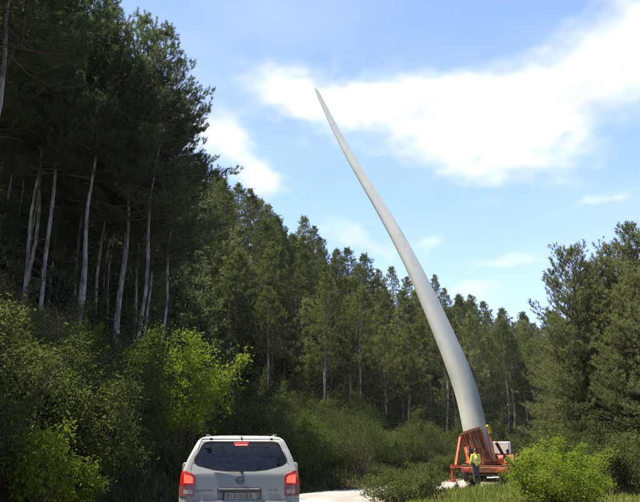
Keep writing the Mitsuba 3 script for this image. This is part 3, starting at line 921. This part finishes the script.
# third brake light inside the top of the glass
k = cadd('high_brake_light', [mbox(-.125, .125, .335, .40, 1.600, 1.668, .012)], 'm_lampred')
add(f'white_car__{k}__lit_strip', tm(mbox(-.098, .098, .322, .334, 1.618, 1.640, .003)), 'm_lampred', 30, to_world=M_CAR, emitter={'type': 'area', 'sampling_weight': .03, 'radiance': rgb(.15, .04, .034)})
# plate, handle bar, badge, lettering
cadd('handle_bar', [mbox(-.318, .308, .045, .108, .948, 1.000, .012)], 'm_trim')
cadd('number_plate', [mbox(-.26, .26, .083, .092, .835, .942, .003)], 'm_plate')
pk = [k for k in scene if k.startswith('white_car__number_plate')][0]
add(pk + '__country_band', tm(mbox(-.258, -.222, .0795, .0825, .838, .939, .001)), 'm_band', 30, to_world=M_CAR)
for n, (x, w) in enumerate([(-.175, .034), (-.128, .012), (-.075, .03), (-.032, .014), (.012, .03), (.062, .012), (.108, .034), (.165, .03)]):      # worn, unreadable characters
    add(pk + '__character' + (f'_{n:03d}' if n else ''), tm(mbox(x - w / 2, x + w / 2, .0805, .0828, .862, .922, .001)), 'm_char', 30, to_world=M_CAR)


def word(text, h, x, y, z, bold=False, depth=.004, slant=0.0):
    m = meshkit.text_mesh(text, h, depth, bold)
    v = m.vertices.copy()
    m.vertices = np.column_stack([x + v[:, 0] + slant * v[:, 1], y - v[:, 2], z + v[:, 1]])
    m.invert()
    m.fix_normals()
    return m


def rear_y(x, z):
    """where the tailgate's skin is behind (x, z)"""
    c = sm.triangles_center
    k = np.where((np.abs(c[:, 0] - x) < .05) & (np.abs(c[:, 2] - z) < .04) & (c[:, 1] < .6))[0]
    return float(c[k, 1].min()) if len(k) else .08


cadd('lettering', word('PATHFINDER', .030, -.655, rear_y(-.55, .965) + .001, .955), 'm_badge')
cadd('lettering', word('2.5 dCi', .034, .405, rear_y(.5, .965) + .001, .955, slant=.2), 'm_badge')
by = rear_y(0, 1.115)
tor = trimesh.creation.torus(.053, .0095, 36, 10)
v = tor.vertices
tor.vertices = np.column_stack([v[:, 0], by - .004 + v[:, 2], 1.115 + v[:, 1] * .88])
tor.fix_normals()
bd = cadd('badge', tor, 'm_badge', True)
add(f'white_car__{bd}__bar', tm(mbox(-.068, .068, by - .016, by + .004, 1.103, 1.127, .004)), 'm_badge', 30, to_world=M_CAR)
for x in (-.47, .0, .47):
    cadd('window_hinge' if x else 'washer_nozzle', [mbox(x - (.02 if x else .008), x + (.02 if x else .008), .36 + .02, .47, 1.665, 1.735 if x else 1.76, .006)], 'm_trim')
wy = rear_y(0, 1.25)
cadd('rear_wiper', [beam((.02, wy - .022, 1.238), (-.42, wy + .0, 1.30), .02, .014), rod((.02, wy + .02, 1.238), (.02, wy - .035, 1.238), .022)], 'm_trim')
cadd('rear_bumper_step', [mbox(-.62, .62, -.025, .12, .70, .735, .01)], 'm_trim')
for s in (-1, 1):
    cadd('bumper_reflector', [mbox(s * .70 - .09, s * .70 + .09, .0, .06, .60, .645, .006)], 'm_lampred')
    cadd('roof_rail', [beam((s * .55, .75, 1.785), (s * .54, 2.45, 1.785), .04, .035)], 'm_carpaint')
    m_ = cadd('wing_mirror', [mbox(min(s * .93, s * 1.10), max(s * .93, s * 1.10), 3.02, 3.14, 1.16, 1.34, .03), beam((s * .80, 3.12, 1.2), (s * .96, 3.10, 1.21), .06, .05)], 'm_carpaint')
    add(f'white_car__{m_}__mirror_glass', tm(mbox(min(s * .945, s * 1.085), max(s * .945, s * 1.085), 3.012, 3.019, 1.175, 1.325, .002)), 'm_chrome', 30, to_world=M_CAR)
    for y in (1.28, 2.12):
        cadd('door_handle', [mbox(min(s * .895, s * .94), max(s * .895, s * .94), y, y + .2, 1.03, 1.065, .012)], 'm_trim')
    cadd('side_step', [mbox(min(s * .80, s * .95), max(s * .80, s * .95), 1.5, 3.3, .30, .345, .015)], 'm_trim')
    for y in AXLES:
        w = cadd('wheel', [rod((s * .70, y, .37), (s * .925, y, .37), .365, n=40) - rod((s * .88, y, .37), (s * .94, y, .37), .245, n=32)], 'm_rubber')
        spokes = [rod((s * .78, y, .37), (s * .905, y, .37), .07, n=18)] + [beam((s * .885, y, .37), (s * .885, y + .24 * math.cos(a), .37 + .24 * math.sin(a)), .05, .05, (1, 0, 0)) for a in np.arange(6) * math.pi / 3]
        add(f'white_car__{w}__rim', tm(union(spokes + [rod((s * .76, y, .37), (s * .90, y, .37), .248, n=32) - rod((s * .7, y, .37), (s * .95, y, .37), .225, n=32)])), 'm_rim', 30, to_world=M_CAR)
# cabin: floor lining, seats, dashboard, steering wheel
cadd('cabin_lining', [mbox(-.80, .80, .16, 3.5, .64, .70, .01), mbox(-.78, -.72, .4, 3.2, .7, 1.15, .01), mbox(.72, .78, .4, 3.2, .7, 1.15, .01)], 'm_interior')
cadd('dashboard', [mbox(-.74, .74, 3.0, 3.4, .8, 1.12, .05)], 'm_interior')
for x, y in ((-.40, 2.05), (.40, 2.05), (-.45, 1.15), (0, 1.15), (.45, 1.15)):
    w = .26 if y > 2 else .22
    b_ = cadd('seat', [mbox(x - w, x + w, y, y + .5, .80, .95, .05), Manifold.hull_points(np.vstack([tm(mbox(x - w, x + w, y - .02, y + .12, .9, 1.0, .04)).vertices, tm(mbox(x - w * .85, x + w * .85, y - .14, y - .02, 1.30, 1.38, .04)).vertices]))], 'm_seat')
    add(f'white_car__{b_}__headrest', tm(union([mbox(x - .13, x + .13, y - .17, y - .07, 1.42, 1.60, .04), rod((x - .06, y - .11, 1.36), (x - .06, y - .12, 1.45), .008), rod((x + .06, y - .11, 1.36), (x + .06, y - .12, 1.45), .008)])), 'm_seat', 40, to_world=M_CAR)
st = trimesh.creation.torus(.18, .015, 28, 8)
st.apply_transform(trimesh.transformations.rotation_matrix(math.radians(-65), [1, 0, 0]))
st.apply_translation([-.40, 2.85, 1.14])
cadd('steering_wheel', st, 'm_trim', True)
for s in (-1, 1):
    cadd('headlight', [mbox(s * .62 - .16, s * .62 + .16, 4.40, 4.60, .80, .95, .04)], 'm_lampgrey')
# ------------------------------------------------------------------ pines
C0 = np.array([0, 0, EYE])


def direction(xy, z):
    """azimuth and elevation in degrees, seen from the road where the follower stands"""
    d = np.hypot(xy[0], xy[1])
    return math.degrees(math.atan2(xy[0], xy[1])), math.degrees(math.atan2(z - EYE, d))


for k in range(4):
    pine_group(f'g_near_pine_{k}', 'm_needle_dark', 100 + k, 20.0, [10.0, 9.2, 10.8, 8.4][k], [3.3, 3.0, 2.8, 3.6][k], 26, 6, .20, 30, .27, .085, droop=2, r0=.085, vary=.4)
for k in range(4):
    pine_group(f'g_hill_pine_{k}', ['m_needle_olive', 'm_needle_olive', 'm_needle_mid', 'm_needle_green'][k], 200 + k, 13.0, [6.2, 5.0, 7.0, 4.2][k], [1.85, 1.65, 1.6, 2.0][k], 20, 6, .28, 14, .38, .14, droop=0, lod=1, stub=7, r0=.12, top=.9, vary=.4)
for k in range(3):
    pine_group(f'g_side_pine_{k}', 'm_needle_green', 300 + k, 14.0, [1.8, 2.6, 1.2][k], [2.9, 2.6, 2.7][k], 29, 7, .20, 26, .27, .09, droop=2, top=.6, r0=.13, vary=.5)

for k in range(2):
    pine_group(f'g_hill_young_{k}', 'm_needle_dark', 350 + k, 7.0, .5, 2.1, 16, 6, .32, 11, .42, .15, droop=0, lod=1, stub=0, r0=.07)
# the tall pines on the left bank, one by one: x, y, kind, height
LEFT = [(-9.6, 18.6, 0, 19.5), (-11.6, 20.0, 1, 21.5), (-9.8, 33.4, 3, 21), (-15.8, 23.4, 2, 21.5), (-15.2, 27.6, 0, 21), (-8.6, 32.6, 1, 20.5),
        (-12.8, 31.0, 3, 21.5), (-9.6, 37.6, 3, 17.5), (-10.6, 38.5, 2, 19.5), (-15.5, 29.0, 1, 20), (-15.5, 35.5, 0, 20), (-18.0, 25.5, 2, 20), (-13.5, 42.0, 1, 19), (-18.5, 40.0, 3, 19),
        (-20.5, 33.0, 0, 20), (-14.6, 33.4, 1, 20), (-16.9, 32, 3, 20), (-11.8, 35.6, 0, 19), (-11.0, 43, 2, 17), (-19.5, 36.6, 0, 20), (-14.4, 38.6, 1, 19), (-16.2, 41.6, 2, 19), (-17.2, 34.2, 1, 20), (-20.6, 38.6, 3, 19), (-18, 37, 2, 19), (-22, 44, 1, 19), (-16.6, 47, 2, 18), (-12.2, 34.0, 1, 19), (-13.3, 36.2, 2, 18.5), (-15.2, 37.6, 0, 19), (-10.6, 35.4, 2, 18.5), (-12.6, 40, 1, 18), (-8.2, 35.4, 1, 17), (-11.0, 30.8, 2, 19.5), (-13.8, 31.0, 1, 19)]
LEFT_LABELS = {2: 'tall pine with the thickest pale trunk of the stand on the left bank',
               6: 'tall pine with pale trunk just left of the thickest trunk in the left stand', 17: 'tall pine with slim trunk just right of the thickest trunk in the left stand',
               8: 'slim trunked pine left of the two close trunks above the bright tree', 5: 'tall pine above the bright tree, its crown reaching farthest right of the left stand',
               7: 'pine standing close behind the tall pine above the bright tree'}
for n, (x, y, k, h) in enumerate(LEFT):
    if n in LEFT_LABELS:
        lab, grp = LEFT_LABELS[n], None
    elif n in (10, 15):
        lab, grp = 'tall pine with slim pale trunk, one of two side by side near the left edge', 'two slim pines side by side near the left edge'
    elif math.degrees(math.atan2(x, y)) < -24.5:
        lab, grp = 'tall dark pine at the left edge, only its crown hanging into the photo', 'pines at the left edge with only the crown in the photo'
    else:
        lab, grp = 'dark pine deep in the left stand, half hidden behind nearer trunks', 'pines deep in the left stand'
    put('tall_pine', f'g_near_pine_{k}', (x, y), h / 20 * 1.0, label=lab, cat='pine tree', group=grp, tilt=(random.uniform(-.8, .8), random.uniform(-.8, .8)))

# the forest up the hillside: the skyline it reaches, as elevation over azimuth (degrees)
SKY_AZ = [-30, -12, -8.3, -6, -2, 1, 5, 9, 11.5, 14, 16, 17.5, 24, 30]
SKY_EL = [40, 25.5, 21.8, 21.4, 18.9, 17.6, 15.7, 14.6, 14.0, 12.6, 11.4, 10.6, 10.4, 11]
hill = []
FRONT_AZ, FRONT_D = [-31, -20, -14, -5, 0, 6, 10, 15.5, 20, 27], [42, 46, 49, 52, 57, 63, 72, 86, 88, 88]
r2 = np.random.default_rng(5)
for gx_ in np.arange(-46, 62, 3.1):
    for gy_ in np.arange(30, 128, 3.1):
        x, y = gx_ + r2.uniform(-1.5, 1.5), gy_ + r2.uniform(-1.5, 1.5)
        a, _ = direction((x, y), 0)
        if not -31 < a < 27 or road_dist([(x, y)])[0] < 0:
            continue
        D = math.hypot(x, y)
        front = np.interp(a, FRONT_AZ, FRONT_D)   # where the edge of the forest runs
        if D < front or D > front + 36:
            continue
        z = height([(x, y)])[0]
        lim = EYE + D * math.tan(math.radians(np.interp(a, SKY_AZ, SKY_EL) + r2.normal() * .35)) - z
        h = r2.uniform(9.8, 14.6)
        depth = D - front
        if a < -12 and depth > 14:
            continue
        if h > lim:
            h = lim * r2.uniform(.93, 1.0)
        if h < 7:
            continue
        hill.append((D, x, y, z, h))
hill.sort()
print('hill trees', len(hill))
for D, x, y, z, h in hill:
    a, _ = direction((x, y), 0)
    depth = D - np.interp(a, FRONT_AZ, FRONT_D)
    if a < -9.5:
        lab, grp = 'olive green pine high on the slope behind the tall left pines', 'pines on the slope behind the tall left pines'
    else:
        side = 'left of the blade' if a < 8.5 else 'right of the blade'
        row = 0 if depth < 5 else 1 if depth < 19 else 2
        lab = ['olive pine with slim bare trunk along the lower forest edge ', 'olive green pine in the middle of the hillside forest ', 'olive green pine on the skyline of the hillside forest '][row] + side
        grp = ['lower edge', 'middle', 'skyline'][row] + ' pines of the hillside forest ' + side
    put('hill_pine', f'g_hill_pine_{r2.integers(4)}', (x, y), (h / 13) ** .6, z=z, sz=h / 13, label=lab, cat='pine tree', group=grp, tilt=(r2.uniform(-2, 2), r2.uniform(-2, 2)))

# pines on the right, inside the bend
RIGHT = [(14.2, 37.2, 0, 12.2, 'full green pine right of the trailer, first tall one beyond the bright bush'), (16.4, 37.6, 1, 12.4, 'full green pine behind the right half of the bright bush'),
         (17.0, 35.6, 2, 13.0, 'tallest green pine of the right clump, cut by the right edge of the photo'), (15.4, 36.4, 1, 11.4, None), (16.1, 40.2, 2, 12.4, None), (18.4, 37.2, 0, 13, None), (13.6, 36.0, 2, 7.0, None), (15.0, 34.2, 0, 7.5, None), (14.4, 41.5, 2, 9.6, 'shorter green pine just right of the trailer, left of the full pines'), (16.7, 31.2, 1, 12.3, None),
         (18.6, 40.5, 0, 12.5, None), (20.5, 38, 1, 12, None), (17.2, 44.0, 1, 11.5, None), (15.6, 33.4, 0, 9.8, None), (19.6, 33.5, 2, 11, None)]
for x, y, k, h, lab in RIGHT:
    put('side_pine', f'g_side_pine_{k}', (x, y), (h / 14) ** .75, sz=h / 14, label=lab or 'green pine in the clump at the right behind the bright bush', cat='pine tree', group=None if lab else 'pines of the clump on the right')

# the same woods go on beside and behind the place of the photo
for n, (x, y, k, h) in enumerate([(-6.3, 4.5, 3, 18), (5.9, 4, 1, 18), (-5.2, -.5, 2, 18), (4.9, .5, 3, 17), (-5.6, -5, 1, 18), (5.4, -3.5, 2, 17), (-4.9, -9.5, 3, 18), (5.2, -8.5, 0, 18), (-5.2, -14, 2, 19), (5.6, -13.5, 3, 18), (-5, -19, 1, 18), (6, -19, 2, 18), (-4.5, -28, 0, 19), (6.6, -28, 1, 19), (-10.5, 7, 0, 20), (-12, 3, 1, 20), (-8, -3, 2, 19), (-10, -9, 3, 20), (-8, -15, 0, 20), (-13, -20, 1, 20), (-7, -24, 2, 20), (-15, 11, 2, 20), (-16, -6, 0, 20),
                                  (9, 1, 1, 17), (8, -5, 3, 18), (11, -11, 2, 19), (8, -17, 0, 19), (13, -2, 3, 18), (10, -24, 1, 19), (0, -48, 2, 20), (-5, -42, 0, 20), (6, -40, 3, 20), (14, -32, 2, 20), (15, 6, 0, 17)]):
    put('roadside_pine', f'g_near_pine_{k}' if n < 4 else f'g_hill_pine_{k}', (x, y), h / (18 if n < 4 else 13), label='tall pine beside the road behind the place the photo was taken from', cat='pine tree', group='roadside pines behind the photo')

# ------------------------------------------------------------------ shrubs
shrub_group('g_shrub_dark_0', 'm_leaf_dark', 401, 3.0, 2.6, 130, 60, .085)
shrub_group('g_shrub_dark_1', 'm_leaf_dark', 402, 2.6, 2.0, 110, 60, .075)
shrub_group('g_shrub_olive_0', 'm_leaf_olive', 403, 2.8, 2.4, 120, 55, .065, aspect=2.4)
shrub_group('g_shrub_olive_1', 'm_leaf_mid', 404, 2.4, 2.2, 110, 55, .075)
shrub_group('g_shrub_brown_0', 'm_leaf_brown', 405, 2.8, 2.2, 90, 42, .06, aspect=3.0)
shrub_group('g_bright_tree', 'm_leaf_bright', 406, 4.2, 4.4, 230, 62, .085, cr=.27)
shrub_group('g_leafy', 'm_leaf_bright', 407, 1.8, 2.6, 85, 46, .085, aspect=1.4, cr=.24)
shrub_group('g_bright_bush', 'm_leaf_bright', 408, 3.3, 1.95, 330, 80, .06, cr=.20, aspect=2.2, up=.7)
shrub_group('g_mound', 'm_leaf_dark', 409, 2.6, 1.2, 120, 60, .06, cr=.18)
shrub_group('g_weed', 'm_leaf_dark', 410, .34, .7, 16, 22, .07, cr=.07)

put('bright_tree', 'g_bright_tree', (-5.35, 25.6), .92, sz=1.06, label='small bright yellow green tree on the left bank above the white car', cat='tree')
put('bright_tree', 'g_bright_tree', (-9.6, 26.6), .62, label='small yellow green sapling among the dark shrubs left of the bright tree', cat='tree')
put('bright_bush', 'g_bright_bush', (6.66, 20.1), .86, sz=.80, label='broad bright green bush at the roadside right of the trailer', cat='bush')
put('leafy_shrub', 'g_leafy', (-4.6, 11.9), .6, label='large leaved light green shrub at the lower left, brightest at the bank foot', cat='shrub')
put('leafy_shrub', 'g_leafy', (-4.45, 13.4), .42, label='small light green leafy shrub at the bank foot near the bottom left', cat='shrub')
put('mound_shrub', 'g_mound', (2.55, 24.0), .95, sz=.72, label='low dark green shrub at the road edge between car and trailer, left of two', cat='shrub')
put('mound_shrub', 'g_mound', (3.3, 25.3), .7, sz=.7, label='low dark green shrub on the verge nearer the trailer, right of two', cat='shrub')
for x, y, s in [(-4.5, 22.6, .55), (-5.9, 23.2, .62), (-7.2, 24.0, .7)]:
    put('low_shrub', 'g_shrub_dark_1', (x, y), s, label='low dark shrub at the foot of the bright yellow green tree', cat='shrub', group='low shrubs at the foot of the bright tree')
for x, y, s in [(-5.5, 14.4, .72), (-6.3, 15.8, .85), (-5.0, 16.8, .6), (-7.2, 17.6, .9), (-6.0, 19.4, .8)]:
    put('fresh_shrub', 'g_shrub_olive_1', (x, y), s, label='fresh mid green shrub on the bank between the lower left corner and the bright tree', cat='shrub', group='fresh green shrubs left of the bright tree')
bank = []
r3 = np.random.default_rng(9)
tries = 0
while len(bank) < 150 and tries < 9000:
    tries += 1
    D = r3.uniform(11.5, 70) if r3.random() < .5 else r3.uniform(11.5, 40)
    a = r3.uniform(-31, 17)
    x, y = D * math.sin(math.radians(a)), D * math.cos(math.radians(a))
    d = road_dist([(x, y)])[0]
    if d < HALF + 1.4 or d > (17 if D < 36 else 26):
        continue
    if 29 < D < 47 and d < HALF + 3.2 and a > 5:
        continue
    if (x + 4.4) ** 2 + (y - 24.6) ** 2 < 7 or (D < 24 and -14.5 < a < -9 and d > 3.9 and D > 17):
        continue
    if any((x - u) ** 2 + (y - v) ** 2 < (1.15 + .012 * D) ** 2 for u, v, *_ in bank):
        continue
    bank.append((x, y, d, D, a))
for x, y, d, D, a in bank:
    w = r3.random()
    if a < -12 and D < 20 and not (a < -20 and d > 6 and w < .6):
        g, lab, grp, nm = f'g_shrub_dark_{r3.integers(2)}', 'dense dark green shrub on the bank', 'dark green shrubs on the bank', 'dark_shrub'
    elif a < -20 and d > 6 and w < .6:
        g, lab, grp, nm = 'g_shrub_brown_0', 'dry brownish shrub high on the left bank under the tall pines', 'dry brownish shrubs high on the left bank', 'dry_shrub'
    elif w < .55 or (d < 6 and D < 34 and w < .8):
        g, lab, grp, nm = f'g_shrub_dark_{r3.integers(2)}', 'dense dark green shrub on the bank', 'dark green shrubs on the bank', 'dark_shrub'
    elif w < .82:
        g, lab, grp, nm = 'g_shrub_olive_0', 'olive green fine leaved shrub on the bank', 'olive green shrubs on the bank', 'olive_shrub'
    else:
        g, lab, grp, nm = 'g_shrub_olive_1', 'mid green leafy shrub on the bank', 'mid green shrubs on the bank', 'green_shrub'
    s = r3.uniform(.65, 1.15) * (.75 if d < HALF + 2.2 else 1)
    where = 'left of the white car' if a < -10.5 else 'behind the white car' if a < -3 else 'between car and trailer'
    if nm != 'dry_shrub':
        lab, grp = lab + ', ' + where, grp + ' ' + where
    put(nm, g, (x, y), s, sz=s * r3.uniform(.8, 1.2), label=lab, cat='shrub', group=grp)
n = 0
while n < 80:       # under the trees of the hillside
    a, D = r3.uniform(-30, 20), r3.uniform(38, 92)
    front = np.interp(a, [-31, -20, -14, -5, 0, 6, 10, 15.5, 20, 27], [42, 46, 49, 52, 57, 63, 72, 86, 88, 88])
    x, y = D * math.sin(math.radians(a)), D * math.cos(math.radians(a))
    if not front - 3 < D < front + 16 or road_dist([(x, y)])[0] < HALF + 2:
        continue
    n += 1
    put('forest_shrub', f'g_shrub_dark_{r3.integers(2)}' if r3.random() < .6 else 'g_shrub_olive_0', (x, y), r3.uniform(.8, 1.5), label='shadowed shrub between the trunks of the hillside forest', cat='shrub', group='shrubs between the forest trunks')
n = 0
while n < 90:       # young pines in the half shade between the trunks
    a, D = r3.uniform(-31, 18), r3.uniform(34, 96)
    front = np.interp(a, [-31, -20, -14, -5, 0, 6, 10, 15.5, 20, 27], [36, 38, 42, 52, 57, 63, 72, 86, 88, 88])
    x, y = D * math.sin(math.radians(a)), D * math.cos(math.radians(a))
    if not front + 1 < D < front + 20 or road_dist([(x, y)])[0] < HALF + 4 or (a > -10 and n < 42) or (a < 6 and n >= 66):
        continue
    n += 1
    h = r3.uniform(5, 8.5)
    put('young_pine', f'g_hill_young_{n % 2}', (x, y), h / 7, label='short young pine with foliage to the ground ' + ('behind the tall left pines' if a < -8 else 'between the trunks of the hillside forest'), cat='pine tree', group='young pines ' + ('behind the tall left pines' if a < -8 else 'between the hillside trunks'))
# shrubs under the right pines
for x, y, g, s in [(9.9, 25.5, 'g_shrub_dark_0', .75), (11.4, 26.5, 'g_shrub_dark_1', .9), (13.0, 28.0, 'g_shrub_dark_0', .9), (12.2, 24.0, 'g_shrub_olive_1', .7), (14.5, 31, 'g_shrub_dark_1', .9), (9.6, 30.5, 'g_shrub_olive_0', .7),
                   (11.8, 33, 'g_shrub_olive_0', .9), (15.5, 27, 'g_shrub_dark_0', 1.0), (10.6, 21.6, 'g_shrub_dark_1', .8)]:
    put('thicket_shrub', g, (x, y), s, label='dark shrub in the thicket under the pines on the right', cat='shrub', group='shrubs of the thicket on the right')
for x, y, s in [(5.9, 28.3, 1.0), (6.9, 27.5, 1.0), (6.3, 30.0, .8), (5.1, 27.2, .7)]:
    put('weed', 'g_weed', (x, y), s, label='dark weed standing up from the bright grass verge', cat='weed', group='dark weeds on the grass verge')


# ------------------------------------------------------------------ grass and ground cover
def blades(P, h, w, r, lean=.5):
    n = len(P)
    az = r.uniform(0, 6.283, n)
    d = np.column_stack([np.cos(az), np.sin(az), np.zeros(n)])
    s = np.column_stack([-np.sin(az), np.cos(az), np.zeros(n)])
    H = h * r.uniform(.5, 1.25, n)
    k = lean * r.uniform(.1, 1, n)
    mid = P + d * (H * k * .3)[:, None] + np.column_stack([np.zeros((n, 2)), H * .6])
    tip = P + d * (H * k)[:, None] + np.column_stack([np.zeros((n, 2)), H])
    W = (w * r.uniform(.7, 1.3, n))[:, None] / 2
    V = np.stack([P - s * W, P + s * W, mid + s * W * .8, mid - s * W * .8, tip], 1).reshape(-1, 3)
    q = np.arange(n)[:, None] * 5
    return V, np.vstack([q + [0, 1, 2], q + [0, 2, 3], q + [3, 2, 4]])


r4 = np.random.default_rng(21)
xy = np.column_stack([r4.uniform(1, 17, 150000), r4.uniform(15, 41, 150000)])
d = road_dist(xy)
patch = meshkit.fbm(np.column_stack([xy * .6, np.zeros(len(xy))]), 3, 2)
keep = (d < -(HALF - .05) - .25 * patch) & (r4.random(len(xy)) < .35 + .9 * patch) & (np.abs(np.degrees(np.arctan2(xy[:, 0], xy[:, 1])) - 15) < 17)
xy = xy[keep][:75000]
near = np.column_stack([r4.uniform(2, 16, 60000), r4.uniform(-6, 17, 60000)])
near = near[(road_dist(near) < -(HALF - .05) - .25 * meshkit.fbm(np.column_stack([near * .6, np.zeros(len(near))]), 3, 2))][:42000]
xy = np.vstack([xy, near])
edge = np.clip((-road_dist(xy) - HALF) / 1.2, .35, 1)
add('grass', blades(np.column_stack([xy, height(xy) - .02]), .26 * edge, .022, r4), 'm_grass')
tag('grass', 'bright green tufted grass on the verge inside the bend', 'grass', kind='stuff')

xy = np.column_stack([r4.uniform(-22, 22, 260000), r4.uniform(8, 66, 260000)])
d = road_dist(xy)
patch = meshkit.fbm(np.column_stack([xy * .45, np.zeros(len(xy))]), 3, 12)
keep = (d > HALF - .05 + .4 * patch) & (np.abs(np.degrees(np.arctan2(xy[:, 0], xy[:, 1]))) < 30) & (r4.random(len(xy)) < .1 + 1.1 * patch) & (d < 24)
xy = xy[keep][:80000]
edge = np.clip((road_dist(xy) - HALF) / 1.5, .4, 1)
add('undergrowth', blades(np.column_stack([xy, height(xy) - .02]), .34 * edge, .05, r4, 1.1), 'm_leaf_olive')
tag('undergrowth', 'low olive green undergrowth covering the bank under the shrubs', 'undergrowth', kind='stuff')

xy = np.column_stack([r4.uniform(2, 15, 9000), r4.uniform(16, 40, 9000)])
d = road_dist(xy)
keep = (d < -(HALF + .1)) & (meshkit.fbm(np.column_stack([xy * .9, np.zeros(len(xy))]), 3, 44) > .52) & (np.abs(np.degrees(np.arctan2(xy[:, 0], xy[:, 1])) - 15) < 17)
xy = xy[keep][:1600]
add('dry_grass', blades(np.column_stack([xy, height(xy) - .02]), .44, .010, r4, .35), 'm_straw')
tag('dry_grass', 'thin straw coloured stalks standing in the green verge', 'grass', kind='stuff')
# loose stones along both edges of the road
n = 5200
k = r4.integers(60, len(RC) - 60, n)
side = np.where(r4.random(n) < .5, -1, 1)
off = HALF + np.abs(r4.normal(size=n)) * .38 - .30
xy = RC[k] + RN[k] * (side * off)[:, None] + r4.normal(size=(n, 2)) * .12
xy = xy[(xy[:, 1] > 6) & (xy[:, 1] < 56)]
n = len(xy)
s = np.exp(r4.normal(size=n) * .5) * .020
octa = np.array([[1, 0, 0], [0, 1, 0], [-1, 0, 0], [0, -1, 0], [0, 0, .7], [0, 0, -.7]])
fo = np.array([[0, 1, 4], [1, 2, 4], [2, 3, 4], [3, 0, 4], [1, 0, 5], [2, 1, 5], [3, 2, 5], [0, 3, 5]])
V = (octa[None] * r4.uniform(.6, 1.3, (n, 6, 1)) * s[:, None, None]) + np.column_stack([xy, np.maximum(height(xy), .0) + s * .3])[:, None]
add('gravel', (V.reshape(-1, 3), (fo[None] + np.arange(n)[:, None, None] * 6).reshape(-1, 3)), 'm_stone')
tag('gravel', 'loose pale stones along the edges of the road', 'gravel', kind='stuff')
